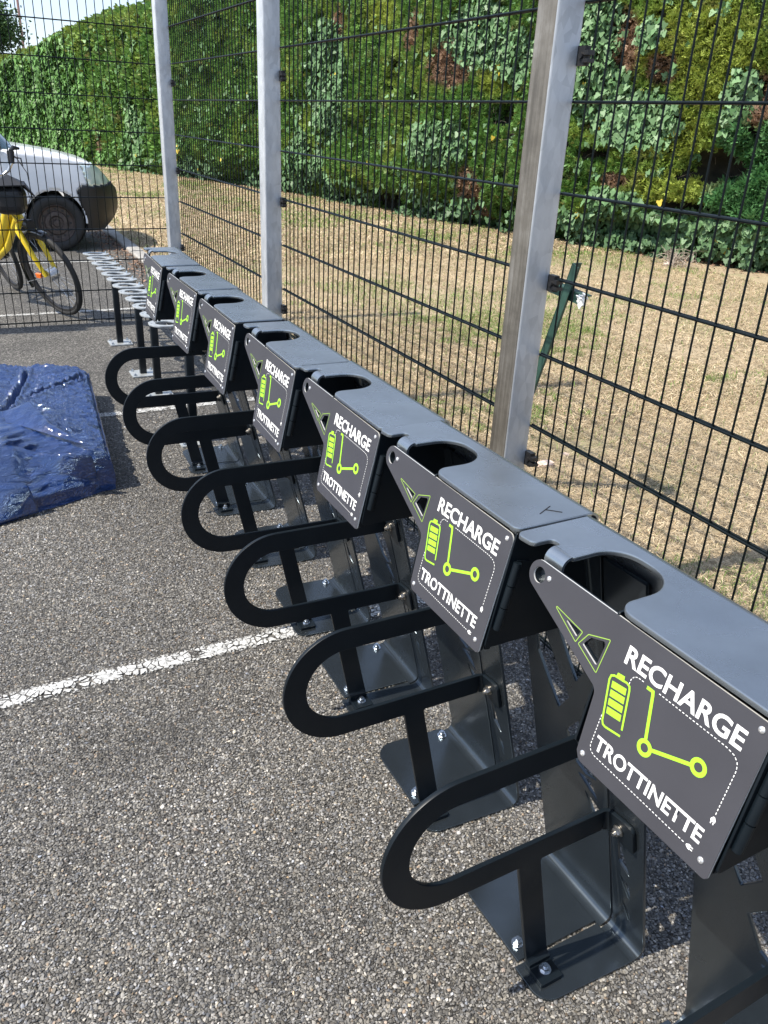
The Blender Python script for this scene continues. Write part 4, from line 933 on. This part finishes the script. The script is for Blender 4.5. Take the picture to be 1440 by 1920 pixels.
# leaf litter along the kerb and at the hedge foot
M_LITTER = attr_mat('fallen_leaf', 0.7, 0.15, 0.3)
def litter(n, fx, name, lab):
    P = fx(n); m = len(P); a = RNG.uniform(0, 2 * PI, m); s = RNG.uniform(.008, .022, m)
    u = np.stack([np.cos(a), np.sin(a), RNG.normal(0, .3, m)], -1) * s[:, None]; v = np.stack([-np.sin(a), np.cos(a), RNG.normal(0, .3, m)], -1) * (s * .6)[:, None]
    V = np.stack([P - u, P + v, P + u, P - v], 1).reshape(-1, 3); F = np.arange(m * 4).reshape(-1, 4)
    col = np.array([.24, .15, .10]) * RNG.uniform(.4, 1.5, m)[:, None]
    tag(obj(name, np_mesh(name, V, F, M_LITTER, np.repeat(col, 4, axis=0))), lab, 'leaf litter', kind='stuff')
litter(1300, lambda n: np.stack([KX - np.abs(RNG.normal(0, .12, n)), RNG.uniform(5.5, 11.5, n), np.full(n, .012)], -1), 'leaf_litter', 'brown fallen leaves against the kerb by the corner post')
def hf(n):
    t = RNG.uniform(6, 22, n); P = surf(t, np.full(n, .03)); nx, ny = hnorm(t); d = np.abs(RNG.normal(.25, .25, n)); P[:, 0] += nx * d; P[:, 1] += ny * d; P[:, 2] = .03; return P
litter(3500, hf, 'leaf_litter', 'brown fallen leaves along the foot of the hedge')
# pale stones behind the fence
M_PEB = simple('pale_pink_stone', (.62, .48, .40), .8, var=.2, scale=40, bump=.5)
for (x, y_, s, lab) in ((2.185, 2.66, .036, 'larger pale pink stone in the grass near the thickest fence post'), (2.36, 2.74, .020, 'small pale stone beside the larger pink one'), (7.30, 7.2, .055, 'whitish stone on bare soil at the hedge foot')):
    bm = bmesh.new(); bmesh.ops.create_icosphere(bm, subdivisions=2, radius=1)
    for v in bm.verts: v.co = Vector((v.co.x * s * 1.3, v.co.y * s * .85, v.co.z * s * .6)) * (1 + .35 * (random.random() - .5))
    me = bpy.data.meshes.new('stone'); bm.to_mesh(me); bm.free(); me.materials.append(M_PEB)
    o = obj('stone', me); o.location = (x, y_, s * .45); tag(o, lab, 'stone', 'pale stones in the dry grass')

# dark green folded sign frame beyond the fence
M_GREEN = simple('dark_green_steel', (.025, .065, .05), .5, var=.25, scale=20)
st = empty('green_steel_stake', (1.9, 2.62, 0)); tag(st, 'leaning dark green angle steel stake with a cross bar behind the fence', 'stake')
mb = MB(); a = Vector((0, 0, -.05)); b = Vector((0, -.325, .955)); d = (b - a); ml = frame((0, 0, 0), (1, 0, 0), d).to_3x3().to_4x4()
mb.box((a + b) / 2, (.040, d.length, .004), ml); mb.box((a + b) / 2 + ml @ Vector((-.018, 0, .017)), (.004, d.length, .034), ml)
obj('upright', mb.mesh('upright', M_GREEN), st)
mb = MB(); mb.box((.0, -.27, .845), (.005, .24, .036), Matrix.Rotation(math.radians(4), 4, 'X')); mb.box((.016, -.27, .862), (.032, .24, .004), Matrix.Rotation(math.radians(4), 4, 'X'))
obj('cross_bar', mb.mesh('cross_bar', M_GREEN), st)
mb = MB()
for i in range(9): mb.box((-.01 + random.gauss(0, .006), -.385 + random.gauss(0, .010), .842 + random.gauss(0, .012)), (.004, .022, .020), Matrix.Rotation(random.uniform(0, 3), 4, 'X') @ Matrix.Rotation(random.uniform(0, 3), 4, 'Z'))
obj('plastic_scrap', mb.mesh('plastic_scrap', M_WHITE), st)

# ------------------------------------------------------------------ bicycle
M_YEL = simple('yellow_frame_paint', (.86, .62, .020), .3, var=.05, coat=.4)
M_TYRE = simple('tyre_rubber', (.018, .018, .018), .7, var=.2, bump=.4, bscale=120)
M_CHROME = simple('bright_metal', (.62, .62, .62), .28, metal=1.0)
M_FENDER = simple('glossy_black_mudguard', (.02, .02, .022), .18, coat=.5)
M_ORANGE = simple('orange_reflector', (.85, .16, .01), .3)
bike = empty('bicycle', (.4, 6.8, 0)); tag(bike, 'yellow bicycle with a turned front wheel standing behind the wire fence', 'bicycle')
def BL(x, y_, z): return Vector((x - .4, y_ - 6.8, z))
def wheel(c, nrm, R, nm):
    c = BL(*c); nrm = Vector(nrm).normalized()
    w = empty(nm); w.parent = bike; w.location = c
    prof = [(R + .017 * math.cos(a), .017 * math.sin(a)) for a in np.linspace(0, 2 * PI, 10, endpoint=False)]
    obj('tyre', MB().lathe(prof, (0, 0, 0), nrm, 56, True).mesh('tyre', M_TYRE, 60), w)
    rim = [(R - .012, -.011), (R - .012, .011), (R - .030, .008), (R - .030, -.008)]
    obj('rim', MB().lathe(rim, (0, 0, 0), nrm, 56, True).mesh('rim', M_BLACK, 30), w)
    p = nrm.orthogonal().normalized(); q = nrm.cross(p); mb = MB()
    for i in range(28):
        a = 2 * PI * i / 28; s = (-1) ** i; e = (math.cos(a) * p + math.sin(a) * q) * (R - .03); h = (math.cos(a + .5 * s) * p + math.sin(a + .5 * s) * q) * .03 + nrm * .028 * s
        mb.cyl(h, e, .0011, 4)
    obj('spokes', mb.mesh('spokes', M_CHROME), w)
    obj('hub', MB().cyl(-nrm * .035, nrm * .035, .045 if nm == 'front_wheel' else .05, 20).mesh('hub', M_CHROME if nm == 'front_wheel' else M_BLACK, 40), w)
    return w
fc = (.526, 6.205, .300); fn = Vector((.851, .450, .270)).normalized(); R = .283
wheel(fc, fn, R, 'front_wheel')
rc = (.27, 7.25, .300); rn_ = Vector((.93, .25, .25)).normalized(); wheel(rc, rn_, .283, 'rear_wheel')
F0 = BL(*fc); crown = BL(.385, 6.262, .630)
head = BL(.300, 6.312, .82)
mb = MB()
for s in (-1, 1):
    sd = fn * .052 * s
    mb.tube([F0 + fn * .045 * s, F0.lerp(crown, .45) + sd, F0.lerp(crown, .92) + sd * 1.0, crown + sd * .5], [.012, .018, .021, .020], 8)
mb.tube([crown + fn * .035, crown, crown - fn * .035], .018, 8)
obj('fork', mb.mesh('fork', M_YEL, 50), bike)
bb = BL(.19, 6.83, .30)
mb = MB(); mb.tube([head, crown + (head - crown) * .12], [.030, .034], 12)
mb.tube([head.lerp(crown, .35), head.lerp(crown, .4).lerp(bb, .35) + Vector((0, 0, -.03)), bb], [.040, .042, .036], 12)
mb.tube([head.lerp(crown, .75), head.lerp(crown, .8).lerp(bb, .45) + Vector((0, 0, -.06)), bb], [.024, .024, .024], 10)
sd_ = BL(.06, 7.08, .74); mb.tube([bb, sd_], .020, 10)
for s in (-1, 1):
    mb.tube([bb, BL(*rc) + rn_ * .06 * s], .010, 6); mb.tube([sd_ + Vector((0, 0, -.08)), BL(*rc) + rn_ * .06 * s], .009, 6)
obj('frame', mb.mesh('frame', M_YEL, 50), bike)
mb = MB(); mb.tube([sd_, sd_ + Vector((-.02, .05, .14))], .013, 8); obj('seat_post', mb.mesh('seat_post', M_CHROME, 50), bike)
sp = sd_ + Vector((-.02, .06, .16)); mb = MB(); mb.tube([sp + Vector((.03, -.14, 0)), sp + Vector((.01, -.03, .01)), sp + Vector((-.01, .08, .0)), sp + Vector((-.02, .13, .0))], [.02, .035, .075, .06], 12); obj('saddle', mb.mesh('saddle', M_BLACK, 50), bike)
# mudguard over the back of the front wheel
p = fn.cross(Vector((0, 0, 1))).normalized(); q = p.cross(fn); 
if (p.dot(Vector((-1, .5, 0)))) < 0: p = -p
upv = Vector((0, 0, 1)) - fn * fn.z; upv.normalize(); bk = fn.cross(upv); bk = bk if bk.y > 0 else -bk
mb = MB(); vs_ = []; fs = []; n = 26
for i in range(n):
    a = math.radians(70 + 135 * i / (n - 1)); d = math.cos(a) * -bk + math.sin(a) * upv
    for j in range(5):
        e = (j - 2) / 2; vs_.append(F0 + d * (R + .034 - .012 * e * e) + fn * .030 * e)
fs = [(i * 5 + j, i * 5 + j + 1, (i + 1) * 5 + j + 1, (i + 1) * 5 + j) for i in range(n - 1) for j in range(4)]
mb.add(vs_, fs); o = obj('mudguard', mb.mesh('mudguard', M_FENDER, 60), bike); o.modifiers.new('s', 'SOLIDIFY').thickness = .002
mb = MB(); d = math.cos(math.radians(196)) * -bk + math.sin(math.radians(196)) * upv; e = F0 + d * (R + .03)
for s in (-1, 1): mb.tube([F0 + fn * .05 * s, e + fn * .03 * s], .0025, 5)
obj('mudguard_stay', mb.mesh('mudguard_stay', M_CHROME), bike)
mb = MB(); mb.box(F0 + bk * .13 - upv * .02 + fn * -.02, (.018, .055, .03), frame((0, 0, 0), fn, bk).to_3x3().to_4x4()); obj('reflector', mb.mesh('reflector', M_ORANGE), bike)
stem = head + (head - crown).normalized() * .10
mb = MB(); mb.tube([head, stem, stem + Vector((.0, -.05, .03))], .014, 8)
bar = [stem + Vector((.0, -.05, .02)), BL(.315, 6.37, .925), BL(.355, 6.36, .955), BL(.378, 6.355, 1.00), BL(.383, 6.37, 1.045)]
bar2 = [stem + Vector((.0, -.05, .02)), BL(.17, 6.20, .95), BL(.09, 6.16, .98), BL(.05, 6.18, 1.03), BL(.03, 6.22, 1.075)]
mb.tube(bar, .011, 8); mb.tube(bar2, .011, 8); obj('handlebar', mb.mesh('handlebar', M_CHROME, 50), bike)
for b_ in (bar, bar2):
    mb = MB(); e = b_[-1]; mb.tube([b_[-2], e + Vector((0, 0, .03))], [.020, .024], 10); mb.tube([e + Vector((.0, 0, .01)), e + Vector((.03, -.03, -.01)), e + Vector((.055, -.05, -.01)), e + Vector((.06, -.06, -.06))], [.006, .006, .005, .004], 5)
    mb.tube([e + Vector((0, .0, .03)), e + Vector((.02, .03, .05)), e + Vector((.06, .04, .045))], [.013, .016, .008], 8)
    obj('grip', mb.mesh('grip', M_BLACK, 50), bike)
# front carrier with a black bag
mb = MB(); cen = BL(.36, 6.17, .79); rot = Matrix.Rotation(math.radians(-20), 4, 'Z')
mb.box(cen + Vector((-.03, 0, .0)), (.19, .17, .18), rot); o = obj('front_bag', mb.mesh('front_bag', M_BLACK), bike); bv = o.modifiers.new('b', 'BEVEL'); bv.width = .055; bv.segments = 4
mb = MB(); mb.add([cen + Vector(v) for v in ((-.16, -.10, .09), (.06, -.11, .10), (.12, -.04, .03), (.08, .08, .10), (-.14, .10, .11), (-.03, 0, .155))], [(0, 1, 5), (1, 2, 5), (2, 3, 5), (3, 4, 5), (4, 0, 5)]); o = obj('bag_flap', mb.mesh('bag_flap', M_BLACK), bike); o.modifiers.new('s', 'SOLIDIFY').thickness = .008
mb = MB()
mb.tube([BL(.30, 6.27, .72), BL(.36, 6.2, .66), BL(.44, 6.16, .66), crown + fn * .02], .003, 5)
mb.tube([bar[-1] + Vector((.03, -.03, -.01)), BL(.46, 6.26, .95), BL(.47, 6.18, .75), crown + Vector((.03, -.03, .0))], .003, 5)
mb.tube([BL(.33, 6.3, .9), BL(.43, 6.2, .90), BL(.45, 6.15, .8), BL(.38, 6.22, .62)], .003, 5)
obj('brake_cable', mb.mesh('brake_cable', M_BLACK, 60), bike)
mb = MB(); mb.tube([crown + Vector((.02, -.03, .03)), crown + Vector((.07, -.06, .02)), crown + Vector((.06, -.05, -.05))], .008, 6); mb.cyl(crown + Vector((.03, -.05, .0)), crown + Vector((.05, -.09, .0)), .035, 12); obj('front_lamp', mb.mesh('front_lamp', M_BLACK, 50), bike)

# ------------------------------------------------------------------ parked car (front half shows)
M_CARW = simple('white_car_paint', (.78, .79, .80), .22, var=.02, coat=.6)
M_BUMP = simple('black_bumper_plastic', (.006, .007, .009), .45, var=.1, bump=.3, bscale=300)
M_GLASS = simple('car_glass', (.10, .17, .19), .06, var=.1, coat=.3)
def mat_lamp():
    m, nt, n, l, b = new_mat('headlamp_glass'); b.inputs['Base Color'].default_value = (.55, .66, .62, 1); b.inputs['Roughness'].default_value = .12; b.inputs['Metallic'].default_value = .35; b.inputs['Coat Weight'].default_value = 1
    t = n.new('ShaderNodeTexCoord'); v = N(n, 'ShaderNodeTexVoronoi', Scale=9.0); l.new(t.outputs['Object'], v.inputs['Vector'])
    r = ramp(n, [(0.0, (.38, .50, .47)), (0.5, (.66, .78, .74)), (1.0, (.92, .96, .93))]); l.new(v.outputs['Distance'], r.inputs[0]); l.new(r.outputs[0], b.inputs['Base Color'])
    bp = N(n, 'ShaderNodeBump', Strength=.4, Distance=.02); l.new(v.outputs['Distance'], bp.inputs['Height']); l.new(bp.outputs[0], b.inputs['Normal'])
    return m
M_LAMP = mat_lamp()
CX, CY = .905, 9.3; CW = 1.52
car = empty('parked_car', (CX, CY + CW / 2, 0)); tag(car, 'white hatchback with black bumper and bare steel wheel parked beyond the back fence', 'car')
XN = 1.585; XR = -2.05
def ztop(x): return np.interp(x, [XR, -1.9, -1.5, -.3, .25, .50, .60, .75, 1.05, 1.27, 1.42, 1.49, 1.54, XN], [.80, 1.2, 1.40, 1.45, 1.38, 1.10, .985, .965, .92, .868, .80, .72, .63, .58])
def zbelt(x): return np.interp(x, [XR, -1.6, .45, .60, 1.05, 1.27, 1.42, 1.49, 1.54, XN], [.78, .92, .93, .935, .895, .845, .785, .71, .62, .57])
def halfw(x):
    w = np.full_like(x, CW / 2); f = np.clip((x - 1.10) / (XN - 1.10), 0, 1); w = w - .50 * f ** 2.9
    r = np.clip((-1.6 - x) / .45, 0, 1); return w - .14 * r ** 2
def car_grid(x0, x1, nx_, zlo):
    X = np.linspace(x0, x1, nx_); S = np.linspace(-1, 1, 117)
    rows = []
    for x in X:
        hw = halfw(np.array([x]))[0]; zt_, zb2 = float(ztop(x)), float(zbelt(x)); row = []
        zt_ = max(zt_, zb2 + .004)
        for s in S:
            a = abs(s); sg_ = -1 if s < 0 else 1
            if a > .48:   # side
                k = (1 - a) / .52; z = zlo + (zb2 - zlo) * k; bul = .035 * math.sin(k * PI * .85) ; yv_ = hw - .04 + bul
            else:         # shoulder and top
                k = a / .48; ins = .0 if zt_ - zb2 < .2 else .16 * min(1, (zt_ - zb2) / .5)
                yv_ = (hw - .03 - ins * (1 - k ** 3) ) * (k ** .8 if k > 0 else 0); yv_ = (hw - .03) * k ** .85 if zt_ - zb2 < .2 else (hw - .03 - ins * (1 - max(0, (k - .72) / .28))) * min(1, k / .72) ** .9 if k < .999 else hw - .03
                z = zt_ - (zt_ - zb2) * (k ** 4 if zt_ - zb2 < .2 else max(0, (k - .62) / .38) ** 1.3)
            row.append((x - CX, sg_ * yv_, z))
        rows.append(row)
    return np.array(rows)
G = car_grid(XR, XN, 330, .20); nr, nc = G.shape[:2]
fz = np.clip((G[..., 0] + CX - 1.28) / (XN - 1.28), 0, 1); zc_ = G[..., 2]
G[..., 0] -= fz * np.where(zc_ < .44, ((.44 - zc_) / .24) ** 2 * .13, np.clip((zc_ - .50) / .3, 0, 1) ** 2 * .10)
i = np.arange(nr - 1)[:, None] * nc + np.arange(nc - 1)[None]; F = np.stack([i, i + nc, i + nc + 1, i + 1], -1).reshape(-1, 4)
cen = G.reshape(-1, 3)[F].mean(1); cx_, cyy, cz_ = cen[:, 0] + CX, cen[:, 1], cen[:, 2]
arch = ((cx_ - CX) ** 2 + (cz_ - .30) ** 2 < .292 ** 2) | ((cx_ + 1.50) ** 2 + (cz_ - .30) ** 2 < .292 ** 2); sidef = np.abs(cyy) > .35
lampm = (cx_ > np.interp(cz_, [.60, .66, .83], [1.245, 1.24, 1.19])) & (cz_ < .83) & (cz_ > .63) & (cx_ < 1.56) & (np.abs(cyy) > .38)
bump = ((cx_ > np.interp(cz_, [.2, .60, .66], [1.20, 1.13, 1.22])) & (cz_ < .645)) | (cx_ > 1.53)
sill = cz_ < .30
glass = (cz_ > zbelt(cx_) + .02) & (cx_ < .60) & (cz_ < ztop(cx_) - .05) & (cx_ > -1.9) & (np.abs(cx_ + .55) > .05) | ((cx_ < .58) & (cx_ > .30) & (np.abs(cyy) < .62) & (cz_ > .97))
keep = ~(arch & sidef)
def sub(mask): return F[mask & keep]
Vg_ = G.reshape(-1, 3)
def carpart(nm, mask, mat, push=0):
    f = sub(mask)
    if len(f) == 0: return
    u, inv = np.unique(f, return_inverse=True); me = np_mesh(nm, Vg_[u], inv.reshape(-1, 4), mat, sm=True)
    o = obj(nm, me, car); sl = o.modifiers.new('s', 'SOLIDIFY'); sl.thickness = .012 + push; sl.offset = 1 if push else 0
carpart('headlight', lampm & (cyy < 0), M_LAMP, .004); carpart('headlight', lampm & (cyy > 0), M_LAMP, .004)
carpart('bumper', bump & ~lampm, M_BUMP, .012)
carpart('window', glass & ~bump & ~lampm, M_GLASS)
carpart('body', ~glass & ~bump & ~lampm & ~sill, M_CARW)
carpart('sill', sill & ~bump, M_BUMP)
obj('underbody', MB().box((-1.15, 0, .34), (2.5, CW - .50, .20)).mesh('underbody', M_BLACK), car)
for wx in (CX, -1.50):
    for s in (-1, 1):
        mb = MB(); pts = [(wx - CX + .296 * math.cos(a), s * (CW / 2 - .012), .30 + .296 * math.sin(a)) for a in np.linspace(-.10, PI + .1, 26)]
        mb.tube(pts, .011, 6)
        obj('wheel_arch_trim', mb.mesh('wheel_arch_trim', M_CARW, 60), car)
        mb = MB().lathe([(.30, 0), (.30, -.25)], (wx - CX, s * (CW / 2 - .03), .30), (0, s, 0), 30)
        obj('wheel_housing', mb.mesh('wheel_housing', M_BLACK, 60), car)
M_RUST = simple('dull_brown_steel_rim', (.075, .058, .050), .55, metal=.3, var=.3, scale=20)
def car_wheel(wx, s):
    w = empty('wheel'); w.parent = car; w.location = (wx - CX, s * (CW / 2 - .055), .272)
    ax = Vector((0, s, 0))
    prof = [(.180, .045), (.200, .060), (.240, .062), (.262, .050), (.272, .030), (.272, -.07), (.26, -.10), (.18, -.10)]
    obj('tyre', MB().lathe(prof, (0, 0, 0), ax, 48).mesh('tyre', M_TYRE, 40), w)
    rim = [(.182, .045), (.176, .052), (.165, .035), (.155, .018), (.120, .012), (.108, .030), (.075, .034), (.060, .020), (.034, .020), (.030, .045), (.0, .047)]
    obj('rim', MB().lathe(rim, (0, 0, 0), ax, 48).mesh('rim', M_RUST, 35), w)
    vent = MB().cyl(ax * .006, ax * .0175, .012, 10).mesh('rim_vent', M_BLACK)
    for k in range(12):
        a = 2 * PI * k / 12; v_ = obj('rim_vent', vent, w); v_.location = (math.cos(a) * .137, 0, math.sin(a) * .137)
    nut = MB().cyl(ax * .018, ax * .038, .009, 6).mesh('wheel_nut', M_RUST)
    for k in range(4):
        a = 2 * PI * k / 4 + .4; v_ = obj('wheel_nut', nut, w); v_.location = (math.cos(a) * .048, 0, math.sin(a) * .048)
for wx in (CX, -1.50):
    for s in (-1, 1): car_wheel(wx, s)
for s in (-1, 1):
    mb = MB().box((.42 - CX, s * .80, .98), (.10, .13, .10), Matrix.Rotation(.2 * s, 4, 'Z'))
    o = obj('door_mirror', mb.mesh('door_mirror', M_BUMP), car); o.modifiers.new('b', 'BEVEL').width = .02
mb = MB()
for s in (1,): mb.tube([(.55 - CX, s * .50, .99), (.50 - CX, s * .1, 1.06), (.46 - CX, -s * .15, 1.10)], .006, 5)
obj('wiper', mb.mesh('wiper', M_BLACK), car)

# ------------------------------------------------------------------ far things: tree, pole, wire
tr = empty('tree', (2.2, 34, 0)); tag(tr, 'round green tree far behind the hedge at the top left corner', 'tree')
mb = MB(); mb.tube([(0, 0, 0), (.1, 0, 1.5), (0, .1, 3.0), (.1, 0, 4.2)], [.22, .18, .14, .06], 8)
for a in range(6): mb.tube([(0, 0, 2.2 + .25 * a), (.8 * math.cos(a * 1.1), .8 * math.sin(a * 1.1), 3.2 + .2 * a), (1.3 * math.cos(a * 1.1), 1.3 * math.sin(a * 1.1), 3.7 + .25 * a)], [.08, .05, .02], 6)
obj('trunk', mb.mesh('trunk', simple('bark', (.10, .08, .06), .9, var=.3)), tr)
n = 26000; cc = RNG.normal(0, 1, (40, 3)); cc /= np.linalg.norm(cc, axis=1)[:, None]; cc = cc * RNG.uniform(.5, 1.35, 40)[:, None] * np.array([1, 1, .9]) + np.array([0, 0, 4.05])
k = RNG.integers(0, 40, n); P = cc[k] + RNG.normal(0, .27, (n, 3)); a_ = RNG.normal(0, 1, (n, 3)); a_ /= np.linalg.norm(a_, axis=1)[:, None]; b_ = np.cross(a_, RNG.normal(0, 1, (n, 3))); b_ /= np.linalg.norm(b_, axis=1)[:, None]
V = np.stack([P - a_ * .06, P + b_ * .035, P + a_ * .06, P - b_ * .035], 1).reshape(-1, 3); F = np.arange(n * 4).reshape(-1, 4)
col = np.array([.055, .11, .035]) * RNG.uniform(.6, 1.5, n)[:, None]
o = obj('crown', np_mesh('crown', V, F, M_LEAF, np.repeat(col, 4, axis=0)), tr); o['kind'] = 'stuff'
tr.location = (1.15, 33, -.3)
pole = empty('utility_pole', (3.35, 39, 0)); tag(pole, 'thin reddish pole rising above the hedge at the upper left', 'pole')
obj('shaft', MB().cyl((0, 0, 0), (0, 0, 7.5), .06, 8, .04).mesh('shaft', simple('reddish_pole', (.32, .20, .18), .8)), pole)
obj('cross_arm', MB().box((-.35, 0, 3.85), (1.0, .05, .05)).mesh('cross_arm', M_BLACK), pole)
